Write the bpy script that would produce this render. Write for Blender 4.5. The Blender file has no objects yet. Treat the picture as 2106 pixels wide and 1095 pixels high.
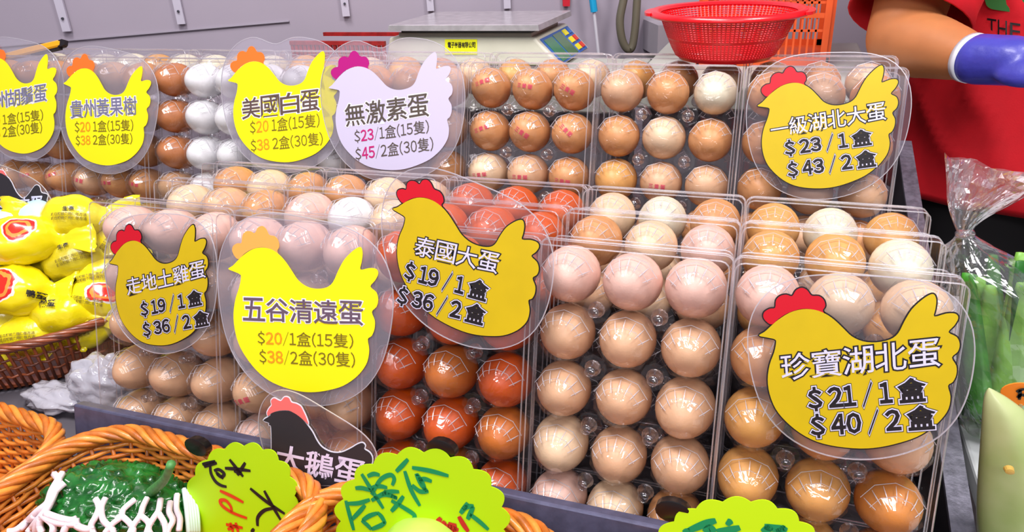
import bpy, bmesh, math, random
from mathutils import Vector, Matrix, noise
random.seed(7)
SC = bpy.context.scene
COL = SC.collection
# ------------------------------------------------------------------ camera
FPX = 1528.9
CAM = Vector((0.08995, -0.49711, 0.24541))
RM = Matrix(((0.94333737, -0.09962643, 0.31652675), (0.32889571, 0.40739007, -0.85197473), (-0.04407065, 0.90780389, 0.41707298)))
cd = bpy.data.cameras.new('camera'); cam = bpy.data.objects.new('camera', cd); COL.objects.link(cam)
cd.sensor_width = 36.0; cd.lens = 36.0 * FPX / 2106.0; cd.clip_start = 0.02
cam.matrix_world = Matrix.Translation(CAM) @ RM.to_4x4(); SC.camera = cam
# ------------------------------------------------------------------ light
W_ = bpy.data.worlds.new('world'); SC.world = W_; W_.use_nodes = True
W_.node_tree.nodes['Background'].inputs[0].default_value = (0.86, 0.84, 0.92, 1)
W_.node_tree.nodes['Background'].inputs[1].default_value = 0.37
def area(name, loc, target, sx, sy, power, colour):
    l = bpy.data.lights.new(name, 'AREA'); l.shape = 'RECTANGLE'; l.size = sx; l.size_y = sy; l.energy = power; l.color = colour
    o = bpy.data.objects.new(name, l); COL.objects.link(o); o.location = loc
    o.rotation_euler = (Vector(target) - Vector(loc)).to_track_quat('-Z', 'Y').to_euler(); return o
area('market_lamp', (-0.35, -0.25, 1.45), (-0.1, 0.05, 0), 0.9, 0.35, 28, (1.0, 0.96, 0.97))
area('market_lamp', (0.75, -0.1, 1.3), (0.1, 0.05, 0), 0.4, 0.4, 16, (1.0, 0.95, 0.95))
area('market_lamp', (0.2, -1.6, 1.25), (0, 0.1, -0.1), 1.6, 0.5, 20, (0.97, 0.95, 1.0))
SC.view_settings.view_transform = 'Standard'; SC.view_settings.look = 'None'
SC.view_settings.gamma = 1.0; SC.view_settings.use_curve_mapping = False
SC.view_settings.exposure = -0.05
SC.cycles.transparent_max_bounces = 48; SC.cycles.max_bounces = 6; SC.cycles.diffuse_bounces = 3; SC.cycles.glossy_bounces = 2
SC.cycles.transmission_bounces = 3; SC.cycles.sample_clamp_indirect = 4.0; SC.cycles.caustics_reflective = False; SC.cycles.caustics_refractive = False
# ------------------------------------------------------------------ geometry of the place
# the cartons lean back 15 degrees: frame F (x along the rack, y into the cartons, z up the carton face)
TL = math.radians(15)
RF = Matrix(((1, 0, 0), (0, math.cos(TL), math.sin(TL)), (0, -math.sin(TL), math.cos(TL))))
RFT = RF.transposed()
def FW(x, y, z): return RF @ Vector((x, y, z))
def ray(px, py): return RM @ Vector(((px - 1053) / FPX, -(py - 547.5) / FPX, -1.0))
def onplane(px, py, P0, n):
    d = ray(px, py); return CAM + d * ((Vector(P0) - CAM).dot(n) / d.dot(n))
def onz(px, py, z): return onplane(px, py, (0, 0, z), Vector((0, 0, 1)))
def ony(px, py, y): return onplane(px, py, (0, y, 0), Vector((0, 1, 0)))
def onx(px, py, x): return onplane(px, py, (x, 0, 0), Vector((1, 0, 0)))
NF = RF @ Vector((0, 1, 0))
def onF(px, py, yf): return onplane(px, py, FW(0, yf, 0), NF)
# ------------------------------------------------------------------ materials
def L(c):
    return tuple(((v / 255) / 12.92 if v / 255 <= 0.04045 else ((v / 255 + 0.055) / 1.055) ** 2.4) for v in c) + (1,)
MC = {}
def mat(name, rgb, rough=0.5, metal=0.0, spec=0.5, var=0.0, vscale=60, bump=0.0, bscale=200, coat=0.0, var2=None, trans=0.0, alpha=1.0, sub=0.0):
    if name in MC: return MC[name]
    m = bpy.data.materials.new(name); m.use_nodes = True; nt = m.node_tree; N = nt.nodes; K = nt.links
    b = N['Principled BSDF']; b.inputs['Base Color'].default_value = L(rgb)
    b.inputs['Roughness'].default_value = rough; b.inputs['Metallic'].default_value = metal
    b.inputs['Specular IOR Level'].default_value = spec; b.inputs['Coat Weight'].default_value = coat; b.inputs['Coat Roughness'].default_value = 0.1
    b.inputs['Alpha'].default_value = alpha
    if sub: b.inputs['Subsurface Weight'].default_value = sub; b.inputs['Subsurface Scale'].default_value = 0.01
    tc = N.new('ShaderNodeTexCoord')
    if var or var2:
        nz = N.new('ShaderNodeTexNoise'); nz.inputs['Scale'].default_value = vscale; nz.inputs['Detail'].default_value = 4
        K.new(tc.outputs['Object'], nz.inputs['Vector'])
        r = N.new('ShaderNodeValToRGB'); r.color_ramp.elements[0].position = 0.35; r.color_ramp.elements[1].position = 0.65
        c = L(rgb)
        r.color_ramp.elements[0].color = L(var2) if var2 else tuple(v * (1 - var) for v in c[:3]) + (1,)
        r.color_ramp.elements[1].color = c if var2 else tuple(min(1, v * (1 + var)) for v in c[:3]) + (1,)
        K.new(nz.outputs['Fac'], r.inputs['Fac']); K.new(r.outputs['Color'], b.inputs['Base Color'])
    if bump:
        n2 = N.new('ShaderNodeTexNoise'); n2.inputs['Scale'].default_value = bscale; n2.inputs['Detail'].default_value = 3
        K.new(tc.outputs['Object'], n2.inputs['Vector'])
        bp = N.new('ShaderNodeBump'); bp.inputs['Strength'].default_value = bump; bp.inputs['Distance'].default_value = 0.001
        K.new(n2.outputs['Fac'], bp.inputs['Height']); K.new(bp.outputs['Normal'], b.inputs['Normal'])
    MC[name] = m; return m
def film(name, tint=(0.98, 0.975, 0.985), haze=0.03, hazec=(240, 236, 245), gloss=1.0, rough=0.06, bump=0.0, bscale=90, edge=0.0, cap=0.3):
    """thin clear plastic: transparent + mirror by fresnel + a little milky diffuse"""
    if name in MC: return MC[name]
    m = bpy.data.materials.new(name); m.use_nodes = True; nt = m.node_tree; N = nt.nodes; K = nt.links; N.clear()
    out = N.new('ShaderNodeOutputMaterial'); tr = N.new('ShaderNodeBsdfTransparent'); tr.inputs[0].default_value = tint + (1,)
    gl = N.new('ShaderNodeBsdfGlossy'); gl.inputs['Roughness'].default_value = rough; gl.inputs['Color'].default_value = (1, 1, 1, 1)
    df = N.new('ShaderNodeBsdfDiffuse'); df.inputs[0].default_value = L(hazec)
    m1 = N.new('ShaderNodeMixShader'); m1.inputs[0].default_value = haze
    K.new(tr.outputs[0], m1.inputs[1]); K.new(df.outputs[0], m1.inputs[2])
    fr = N.new('ShaderNodeFresnel'); fr.inputs[0].default_value = 1.5
    mu0 = N.new('ShaderNodeMath'); mu0.operation = 'MULTIPLY_ADD'; mu0.inputs[1].default_value = gloss; mu0.inputs[2].default_value = edge; mu0.use_clamp = True
    K.new(fr.outputs[0], mu0.inputs[0]); mu = N.new('ShaderNodeMath'); mu.operation = 'MINIMUM'; mu.inputs[1].default_value = cap; K.new(mu0.outputs[0], mu.inputs[0])
    m2 = N.new('ShaderNodeMixShader'); K.new(mu.outputs[0], m2.inputs[0]); K.new(m1.outputs[0], m2.inputs[1]); K.new(gl.outputs[0], m2.inputs[2])
    if bump:
        tc = N.new('ShaderNodeTexCoord'); n2 = N.new('ShaderNodeTexNoise'); n2.inputs['Scale'].default_value = bscale; n2.inputs['Detail'].default_value = 2; n2.inputs['Distortion'].default_value = 1.5
        K.new(tc.outputs['Object'], n2.inputs['Vector']); bp = N.new('ShaderNodeBump'); bp.inputs['Strength'].default_value = bump; bp.inputs['Distance'].default_value = 0.002
        K.new(n2.outputs['Fac'], bp.inputs['Height']); K.new(bp.outputs['Normal'], gl.inputs['Normal']); K.new(bp.outputs['Normal'], fr.inputs['Normal'])
    K.new(m2.outputs[0], out.inputs[0]); MC[name] = m; return m
# ------------------------------------------------------------------ object helpers
def thing(name, label, cat, loc=(0, 0, 0), group=None, rot=None):
    o = bpy.data.objects.new(name, None); COL.objects.link(o); o.empty_display_size = 0.02
    m = Matrix.Translation(Vector(loc))
    if rot is not None: m = m @ rot.to_4x4()
    o.matrix_world = m
    o['label'] = label; o['category'] = cat
    if group: o['group'] = group
    return o
def tag(o, label, cat, group=None, kind=None):
    o['label'] = label; o['category'] = cat
    if group: o['group'] = group
    if kind: o['kind'] = kind
    return o
def origin_of(o):
    M = Matrix.Identity(4)
    while o is not None: M = o.matrix_basis @ M; o = o.parent
    return M
def link(name, me, parent=None, m=None, label=None):
    o = bpy.data.objects.new(name, me); COL.objects.link(o)
    if m is not None:
        if not me.materials: me.materials.append(m)
    if parent is not None: o.parent = parent
    if label: o['label'] = label
    return o
def build(name, vs, fs, m, parent=None, smooth=False, label=None, at=None, auto=None):
    """vs in world coordinates; top-level meshes get their origin at `at` (default: base centre)"""
    if parent is not None:
        inv = origin_of(parent).inverted(); vs = [inv @ Vector(v) for v in vs]; off = None
    else:
        vs = [Vector(v) for v in vs]
        if at is None:
            at = Vector(((min(v.x for v in vs) + max(v.x for v in vs)) / 2, (min(v.y for v in vs) + max(v.y for v in vs)) / 2, min(v.z for v in vs)))
        off = Vector(at); vs = [v - off for v in vs]
    me = bpy.data.meshes.new(name); me.from_pydata(vs, [], fs); me.update()
    bm = bmesh.new(); bm.from_mesh(me); bmesh.ops.recalc_face_normals(bm, faces=bm.faces); bm.to_mesh(me); bm.free()
    if smooth: me.polygons.foreach_set('use_smooth', [True] * len(me.polygons))
    o = link(name, me, parent, m, label)
    if off is not None: o.location = off
    if auto:
        me.polygons.foreach_set('use_smooth', [True] * len(me.polygons)); me.set_sharp_from_angle(angle=math.radians(auto))
    return o
class G:
    """geometry collector"""
    def __init__(s): s.v = []; s.f = []
    def add(s, vs, fs):
        n = len(s.v); s.v += [Vector(v) for v in vs]; s.f += [tuple(i + n for i in f) for f in fs]; return s
    def box(s, a, b, M=None, bev=0.0):
        x0, y0, z0 = a; x1, y1, z1 = b
        bm = bmesh.new(); bmesh.ops.create_cube(bm, size=1)
        for v in bm.verts: v.co = Vector((x0 + (v.co.x + .5) * (x1 - x0), y0 + (v.co.y + .5) * (y1 - y0), z0 + (v.co.z + .5) * (z1 - z0)))
        if bev: bmesh.ops.bevel(bm, geom=list(bm.edges), offset=bev, segments=2, affect='EDGES', profile=0.5)
        bm.verts.index_update()
        vs = [(M @ v.co if M is not None else v.co.copy()) for v in bm.verts]
        fs = [[v.index for v in f.verts] for f in bm.faces]; bm.free(); return s.add(vs, fs)
    def tube(s, pts, r, n=6, closed=False, caps=True):
        pts = [Vector(p) for p in pts]; k = len(pts); rr = r if hasattr(r, '__len__') else [r] * k
        t0 = (pts[1] - pts[0]).normalized(); u = t0.orthogonal().normalized(); rings = []; prev = t0
        for i, p in enumerate(pts):
            if closed: t = (pts[(i + 1) % k] - pts[i - 1])
            else: t = pts[min(i + 1, k - 1)] - pts[max(i - 1, 0)]
            t = t.normalized() if t.length > 1e-9 else prev
            u = (u - t * u.dot(t)); u = u.normalized() if u.length > 1e-6 else t.orthogonal().normalized()
            w = t.cross(u); prev = t
            rings.append([p + (u * math.cos(2 * math.pi * j / n) + w * math.sin(2 * math.pi * j / n)) * rr[i] for j in range(n)])
        vs = [v for R in rings for v in R]; fs = []
        for i in range(k if closed else k - 1):
            a = i * n; b = ((i + 1) % k) * n
            for j in range(n): fs.append((a + j, a + (j + 1) % n, b + (j + 1) % n, b + j))
        if not closed and caps: fs.append(tuple(range(n - 1, -1, -1))); fs.append(tuple((k - 1) * n + j for j in range(n)))
        return s.add(vs, fs)
    def loft(s, rings, caps=True):
        n = len(rings[0]); vs = [v for R in rings for v in R]; fs = []
        for i in range(len(rings) - 1):
            a = i * n; b = a + n
            for j in range(n): fs.append((a + j, a + (j + 1) % n, b + (j + 1) % n, b + j))
        if caps: fs.append(tuple(range(n - 1, -1, -1))); fs.append(tuple((len(rings) - 1) * n + j for j in range(n)))
        return s.add(vs, fs)
    def prism(s, pts, d):
        """flat polygon (list of points) thickened by vector d"""
        n = len(pts); vs = [Vector(p) for p in pts] + [Vector(p) + d for p in pts]
        return s.add(vs, [tuple(range(n)), tuple(range(2 * n - 1, n - 1, -1))] + [(i, (i + 1) % n, n + (i + 1) % n, n + i) for i in range(n)])
    def to(s, name, m, parent=None, **k): return build(name, s.v, s.f, m, parent, **k)
def smoothpts(P, n=4, closed=True):
    out = []; k = len(P)
    for i in range(k if closed else k - 1):
        g = (lambda j: P[j % k]) if closed else (lambda j: P[max(0, min(k - 1, j))])
        a, b, c, d = g(i - 1), g(i), g(i + 1), g(i + 2)
        for q in range(n):
            t = q / n
            out.append(tuple(0.5 * ((2 * b[j]) + (-a[j] + c[j]) * t + (2 * a[j] - 5 * b[j] + 4 * c[j] - d[j]) * t * t + (-a[j] + 3 * b[j] - 3 * c[j] + d[j]) * t ** 3) for j in range(len(b))))
    if not closed: out.append(tuple(P[-1]))
    return out
def offset2(P, d):
    A = sum(P[i][0] * P[(i + 1) % len(P)][1] - P[(i + 1) % len(P)][0] * P[i][1] for i in range(len(P)))
    sgn = 1 if A > 0 else -1; out = []
    for i in range(len(P)):
        a, b, c = P[i - 1], P[i], P[(i + 1) % len(P)]
        n1 = Vector((b[1] - a[1], a[0] - b[0])); n2 = Vector((c[1] - b[1], b[0] - c[0]))
        if n1.length > 0: n1.normalize()
        if n2.length > 0: n2.normalize()
        n = n1 + n2
        n = n.normalized() if n.length > 0.2 else n1
        out.append((b[0] + n.x * d * sgn, b[1] + n.y * d * sgn))
    return out
def hull2(P):
    P = sorted(set(P)); 
    def half(Q):
        h = []
        for p in Q:
            while len(h) > 1 and (h[-1][0] - h[-2][0]) * (p[1] - h[-2][1]) - (h[-1][1] - h[-2][1]) * (p[0] - h[-2][0]) <= 0: h.pop()
            h.append(p)
        return h
    a = half(P); b = half(P[::-1]); return a[:-1] + b[:-1]
# ------------------------------------------------------------------ text (the built-in font)
GL = {}
def glyph(ch, off=0.0):
    if (ch, off) in GL: return GL[(ch, off)]
    c = bpy.data.curves.new('glyph', 'FONT'); c.body = chr(ord(ch) + 0xFEE0) if ch in '0123456789$/()' else ch; c.size = 1; c.offset = off; c.resolution_u = 2; c.fill_mode = 'FRONT'
    o = bpy.data.objects.new('glyph', c); COL.objects.link(o)
    me = bpy.data.meshes.new_from_object(o.evaluated_get(bpy.context.evaluated_depsgraph_get()))
    vs = [(v.co.x, v.co.y) for v in me.vertices]; fs = [tuple(p.vertices) for p in me.polygons]
    bpy.data.objects.remove(o); bpy.data.curves.remove(c); bpy.data.meshes.remove(me)
    GL[(ch, off)] = (vs, fs); return vs, fs
def adv(ch):
    if ord(ch) > 0x2000: return 1.02
    return {'(': .36, ')': .36, '/': .46, ' ': .22, '1': .5}.get(ch, .6)
def textflat(s, off=0.0, only=None):
    """2d mesh of a line of text in unit box u 0..1, v 0..1; `only` = indices to keep"""
    x = 0; V = []; F = []; W = sum(adv(c) for c in s)
    for i, ch in enumerate(s):
        a = adv(ch)
        if ch != ' ' and (only is None or i in only):
            vs, fs = glyph(ch, off)
            b, _ = glyph(ch, 0.0)
            if b:
                x0 = min(p[0] for p in b); x1 = max(p[0] for p in b); y0 = min(p[1] for p in b); y1 = max(p[1] for p in b)
                cj = ord(ch) > 0x2000
                ty0, ty1 = (0.0, 1.0) if cj else ((0.06, 0.92) if ch.isdigit() else ((-.04, 1.0)))
                if ch == '一': ty0, ty1 = 0.42, 0.5
                sy = (ty1 - ty0) / max(1e-6, y1 - y0); wx = a * (.94 if cj else .86); sx = wx / max(1e-6, x1 - x0)
                if ch in '1/()': sx = min(sx, 1.0)
                n = len(V); cx = x + a / 2
                V += [((cx + (p[0] - (x0 + x1) / 2) * sx) / W, ty0 + (p[1] - y0) * sy) for p in vs]
                F += [tuple(n + q for q in f) for f in fs]
        x += a
    return V, F
def put_text(name, s, P, bl, br, tl, lift, m, parent, off=0.0, only=None):
    """P maps a pixel to the sign's plane; lift is a vector out of the sign"""
    A = P(*bl); U = P(*br) - A; Vv = P(*tl) - A
    V, F = textflat(s, off, only)
    if not F: return None
    return build(name, [A + U * u + Vv * v + lift for u, v in V], F, m, parent)
def strokes(name, P, ss, w, lift, m, parent):
    g = G(); n = lift.normalized()
    for st in ss:
        pts = smoothpts(st, 5, False) if len(st) > 2 else [(st[0][0] + (st[1][0] - st[0][0]) * t / 4, st[0][1] + (st[1][1] - st[0][1]) * t / 4) for t in range(5)]
        Q = [P(*p) for p in pts]; k = len(Q); vs = []
        for i in range(k):
            t = (Q[min(i + 1, k - 1)] - Q[max(i - 1, 0)]).normalized(); sd = t.cross(n)
            ww = w * (0.55 + 0.45 * math.sin(math.pi * (0.12 + 0.8 * i / (k - 1))))
            vs += [Q[i] + sd * ww + lift, Q[i] - sd * ww + lift]
        g.add(vs, [(2 * i, 2 * i + 1, 2 * i + 3, 2 * i + 2) for i in range(k - 1)])
    return g.to(name, m, parent)
#PART2
# ------------------------------------------------------------------ the setting
FLOOR = -0.95
def structure(o): o['kind'] = 'structure'; return o
g = G(); g.box((-4, -3, FLOOR - .05), (4, 4, FLOOR)); structure(g.to('floor', mat('floor_tiles', (120, 112, 108), .6, var=.15, vscale=5)))
WD = math.radians(25)
WDIR = Vector((math.cos(WD), math.sin(WD), 0)); WN = Vector((math.sin(WD), -math.cos(WD), 0))   # wall direction, wall normal towards us
WP = onplane(600, 95, CAM + Vector((RM[0][2], RM[1][2], 0)).normalized() * -1.42, Vector((RM[0][2], RM[1][2], 0)).normalized())
def onW(px, py, k=0.0): return onplane(px, py, WP + WN * k, WN)
MW = Matrix((WDIR, -WN, Vector((0, 0, 1)))).transposed().to_4x4(); MW = Matrix.Translation(Vector((WP.x, WP.y, 0))) @ MW
g = G(); g.box((-3.2, 0, FLOOR), (3.6, .08, 1.9), MW); structure(g.to('wall_back', mat('wall_panel', (166, 156, 170), .55, var=.05, vscale=3, bump=.05, bscale=20)))
# seam strip along the wall
a = onW(10, 95, .002); b = onW(480, 54, .002)
g = G(); g.tube([a + (a - b) * .6, b + (b - a) * .25], .0022, 5); structure(g.to('trim_1', mat('seam', (140, 132, 145), .6)))
steel_w = mat('painted_steel', (196, 190, 205), .4, spec=.5)
def bracket(px, py, wpx, nm='with two screws'):
    p = onW(px, py, .004); w = (onW(px + wpx, py, .004) - p).length
    t = thing('wall_bracket', 'pale slotted shelf bracket on the back wall, ' + nm, 'bracket', p)
    e = WDIR * w / 2; up = Vector((0, 0, 1)); g = G()
    g.loft([[p - e + up * z + WN * d, p + e + up * z + WN * d, p + e + up * z + WN * (d + .006), p - e + up * z + WN * (d + .006)] for z, d in ((0, 0), (.02, 0), (.3, .0), (.32, .02), (.36, .1))])
    g.to('bracket_arm', steel_w, t)
    for dz in (.022, .2):
        g = G(); q = p + up * dz + WN * .006; g.tube([q, q + WN * .003], w * .16, 8); g.to('screw', mat('screw', (60, 60, 70), .4), t)
bracket(140, 64, 17, 'leftmost of the row'); bracket(375, 49, 16, 'above the black box cutter\'s right'); bracket(713, 33, 15, 'left of the scale')
bracket(886, 22, 14, 'first one above the scale plate'); bracket(1043, 17, 14, 'second one above the scale plate')
# ------------------------------------------------------------------ display rack
q = 0.04587; pe = 0.047; GAP = 0.0022; PK = 3 * pe + GAP
CH = 4 * q + 0.054; ZB = -4 * q - 0.027
XB, YB, ZBK, PB = -0.01823, 0.2436, 0.1508, 3 * pe + 0.0046
STEP = ((0.0, 0.0), (0.078, 0.016), (0.146, 0.031))
dark_steel = mat('blue_grey_steel', (92, 92, 118), .38, metal=.35, var=.15, vscale=90, bump=.1, bscale=300)
rack = thing('display_rack', 'blue-grey steel display rack that holds the two tiers of egg cartons', 'rack', FW(-.25, .2, -.3))
def fbox(gg, a, b, bev=0.0): return gg.box(a, b, RF.to_4x4(), bev)
X0, X1, XF = -1.0, .235, -.505
for i, (y0, y1, zt) in enumerate(((-.036, .0395, ZB), (.0405, .1115, ZB + .016), (.1125, .19, ZB + .031), (.20, .28, ZBK + ZB), (.281, .36, ZBK + ZB + .018))):
    g = G(); fbox(g, (XF if i < 3 else X0, y0, zt - (.02 if i < 3 else .10)), (X1, y1, zt - .0005)); g.to('shelf_step', mat('dark_shelf', (38, 33, 36), .6), rack)
g = G(); fbox(g, (XF, -.052, ZB - .03), (X1 + .02, -.040, -.163), .002); g.to('front_lip', dark_steel, rack)
# sloping side rail on the right, from the front corner up past the back tier
A = onx(2004, 1095, .262); B = onx(1880, 335, .262); d = (B - A).normalized(); A2 = A - d * .12; B2 = B + d * .05
nrm = Vector((1, 0, 0)).cross(d); g = G()
g.loft([[P, P - Vector((.017, 0, 0)), P - Vector((.017, 0, 0)) - nrm * -.004, P + nrm * .004] for P in (A2, B2)])
g.to('side_rail', mat('rail_steel', (132, 130, 146), .34, metal=.45, var=.25, vscale=150, bump=.25, bscale=400), rack)
g = G(); g.loft([[P - Vector((.016, 0, .002)), P - Vector((.001, 0, .002)), P - Vector((.001, 0, .16)), P - Vector((.016, 0, .16))] for P in (A2, B2)])
g.to('side_panel', mat('rail_side', (52, 50, 56), .5, metal=.3), rack)
for x in (X0 + .03, X1 - .03):
    for y in (-.02, .42):
        g = G(); g.box((x - .02, y - .02, FLOOR), (x + .02, y + .02, -.3)); g.to('leg', dark_steel, rack)
g = G(); g.box((X0, .0, -.36), (X1 + .01, .45, -.30)); g.to('base_frame', dark_steel, rack)
# ------------------------------------------------------------------ egg cartons
clear = film('clear_plastic', tint=(.995, .99, .995), haze=.012, gloss=1.0, rough=.07, bump=.6, bscale=70, cap=.12)
cedge = film('plastic_edge', haze=.16, gloss=2.0, rough=.15, edge=.06, cap=.5)
cbase = film('base_plastic', tint=(.90, .87, .88), haze=.012, gloss=1.0, rough=.15, cap=.12)
def carton_meshes():
    M = {}
    def mk(n, gg, m, sm=False):
        me = bpy.data.meshes.new(n); me.from_pydata(gg.v, [], gg.f); me.materials.append(m)
        if sm: me.polygons.foreach_set('use_smooth', [True] * len(me.polygons))
        M[n] = me
    centres = [((c - 1) * pe, CH - .027 - r * q) for c in range(3) for r in range(5)]
    NS = 10
    def cups(sy):
        gg = G()
        for cx, cz in centres:
            rings = []
            for yy, rr in ((.004, .0229), (.014, .0211), (.0235, .0158), (.0298, .0088)):
                rings.append([Vector((cx + rr * math.cos(2 * math.pi * (j + .5) / NS), sy * yy, cz + rr * math.sin(2 * math.pi * (j + .5) / NS))) for j in range(NS)])
            vs = [v for R in rings for v in R]; fs = []
            for i in range(3):
                for j in range(NS): fs.append((i * NS + j, i * NS + (j + 1) % NS, (i + 1) * NS + (j + 1) % NS, (i + 1) * NS + j))
            fs.append(tuple(3 * NS + j for j in range(NS))); gg.add(vs, fs)
        return gg
    mk('lid_cups', cups(-1), clear); mk('base_cups', cups(1), cbase)
    gg = G()                                              # milky lines painting facet glints on each cup's upper half, plus cup edges
    for cx, cz in centres:
        for j in range(7):
            a = math.radians(22 + j * 22.6); pts = [Vector((cx + rr * math.cos(a), -yy, cz + rr * math.sin(a))) for yy, rr in ((.0162, .0198), (.0215, .0168), (.0262, .0128))]
            gg.tube(pts, [.0002, .00045, .0002], 4)
        gg.tube([Vector((cx + .0213 * math.cos(2 * math.pi * (j + .5) / NS), -.0141, cz + .0213 * math.sin(2 * math.pi * (j + .5) / NS))) for j in range(0, 5)], .00028, 4)
        gg.tube([Vector((cx + .0160 * math.cos(2 * math.pi * (j + .5) / NS), -.0237, cz + .0160 * math.sin(2 * math.pi * (j + .5) / NS))) for j in range(0, 5)], .0002, 4)
    mk('cup_edge_glints', gg, film('edge_glint_plastic', haze=.55, gloss=2.0, rough=.2, edge=.1, cap=.6))
    w = .0712
    def frame(y, ww, z0, z1, r, gg, c=.006):
        pts = [(-ww, z0), (ww, z0), (ww, z1), (-ww, z1)]; P = []
        for i, (x, z) in enumerate(pts):
            sx = 1 if x > 0 else -1; sz = 1 if i > 1 else -1
            a0 = {(-1, -1): 180, (1, -1): 270, (1, 1): 0, (-1, 1): 90}[(sx, sz)]
            for k in range(4):
                a = math.radians(a0 + k * 30); P.append(Vector((x - sx * c + c * math.cos(a), y, z - sz * c + c * math.sin(a))))
        if r: gg.tube(P, r, 5, closed=True)
        return P
    gg = G(); frame(-.0265, w - .0015, .0015, CH - .0015, .0006, gg); frame(-.0005, w, 0, CH, .0007, gg); frame(-.006, w + .0002, .0005, CH - .0005, .0004, gg); mk('lid_edge', gg, cedge)
    gg = G(); frame(.0265, w - .0015, .0015, CH - .0015, .0006, gg); mk('base_edge', gg, cedge)
    def wall(sy):
        gg = G(); a = frame(sy * .0005, w, 0, CH, 0, gg); b = frame(sy * .0265, w - .0015, .0015, CH - .0015, 0, gg)
        gg.loft([a, b], caps=False); return gg
    mk('lid_wall', wall(-1), clear); mk('base_wall', wall(1), clear)
    gg = G()                                              # webs between the cups
    for i in range(2):
        for r in range(4):
            cx = (i - .5) * pe; cz = CH - .027 - (r + .5) * q
            gg.add([(cx + .011 * math.cos(a) , -.008, cz + .011 * math.sin(a)) for a in [math.radians(t) for t in (0, 45, 90, 135, 180, 225, 270, 315)]], [tuple(range(8))])
    mk('web', gg, clear)
    gg = G()
    gg.loft([[Vector((rr * math.cos(2 * math.pi * j / 12), yy, rr * math.sin(2 * math.pi * j / 12))) for j in range(12)] for yy, rr in ((-.008, .0065), (-.0105, .0052), (-.018, .0040), (-.0192, .0036))])
    gg.tube([(.0038 * math.cos(a), -.0192, .0038 * math.sin(a)) for a in [2 * math.pi * j / 12 for j in range(12)]], .0004, 4, closed=True)
    gg.tube([(.0060 * math.cos(a), -.0088, .0060 * math.sin(a)) for a in [2 * math.pi * j / 12 for j in range(12)]], .0005, 4, closed=True)
    mk('knob', gg, film('knob_plastic', tint=(.93, .92, .94), haze=.012, gloss=2.5, rough=.05, cap=.32), True)
    return M
CM = carton_meshes()
def carton(xc, yc, zc1, label, group):
    """zc1: height of the top row of eggs in frame F"""
    t = thing('egg_carton', label, 'carton', FW(xc, yc, zc1 + .027 - CH), group, RF)
    for n in ('lid_cups', 'base_cups', 'cup_edge_glints', 'lid_edge', 'base_edge', 'lid_wall', 'base_wall', 'web'):
        p = link(n, CM[n], t)
        if n in ('web', 'cup_edge_glints', 'lid_cups', 'base_cups'): p['kind'] = 'stuff'
    for i in range(2):
        for r in range(4):
            k = link('knob', CM['knob'], t); k.location = ((i - .5) * pe, 0, CH - .027 - (r + .5) * q)
    return t
# ------------------------------------------------------------------ eggs
EC = {'tan': (212, 150, 96), 'brown': (188, 116, 66), 'pale pink': (228, 186, 170), 'cream': (232, 200, 164), 'beige': (218, 172, 134), 'white': (236, 236, 238),
      'orange-red': (206, 82, 14), 'orange-brown': (200, 110, 40), 'golden tan': (222, 162, 90), 'amber': (216, 138, 62), 'pale blue': (190, 222, 232), 'dull brown': (186, 142, 104), 'ivory': (230, 222, 196)}
EM = {}
def egg_mesh(c):
    if c in EM: return EM[c]
    g = G(); n = 28; m = 18; rings = []
    for i in range(1, m):
        t = math.pi * i / m; y = -math.cos(t) * .0277; r = .0218 * math.sin(t) * (1 - .10 * (-math.cos(t)) * -1)
        rings.append([Vector((r * math.cos(2 * math.pi * j / n), y, r * math.sin(2 * math.pi * j / n))) for j in range(n)])
    vs = [v for R in rings for v in R]; fs = []
    for i in range(len(rings) - 1):
        for j in range(n): fs.append((i * n + j, i * n + (j + 1) % n, (i + 1) * n + (j + 1) % n, (i + 1) * n + j))
    k = len(vs); vs += [Vector((0, -.0277, 0)), Vector((0, .0277, 0))]
    for j in range(n): fs.append((k, (j + 1) % n, j)); fs.append((k + 1, (len(rings) - 1) * n + j, (len(rings) - 1) * n + (j + 1) % n))
    me = bpy.data.meshes.new('egg_' + c.replace(' ', '_').replace('-', '_')); me.from_pydata(vs, [], fs)
    bm = bmesh.new(); bm.from_mesh(me); bmesh.ops.recalc_face_normals(bm, faces=bm.faces); bm.to_mesh(me); bm.free()
    me.polygons.foreach_set('use_smooth', [True] * len(me.polygons))
    me.materials.append(mat('shell_' + c, EC[c], .42, spec=.4, var=.05, vscale=90, bump=.12, bscale=700, sub=.0)); EM[c] = me; return me
RN = ('top', 'second', 'third', 'fourth', 'bottom'); CN = ('left', 'middle', 'right')
stampm = mat('stamp_ink', (214, 60, 90), .6)
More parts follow.
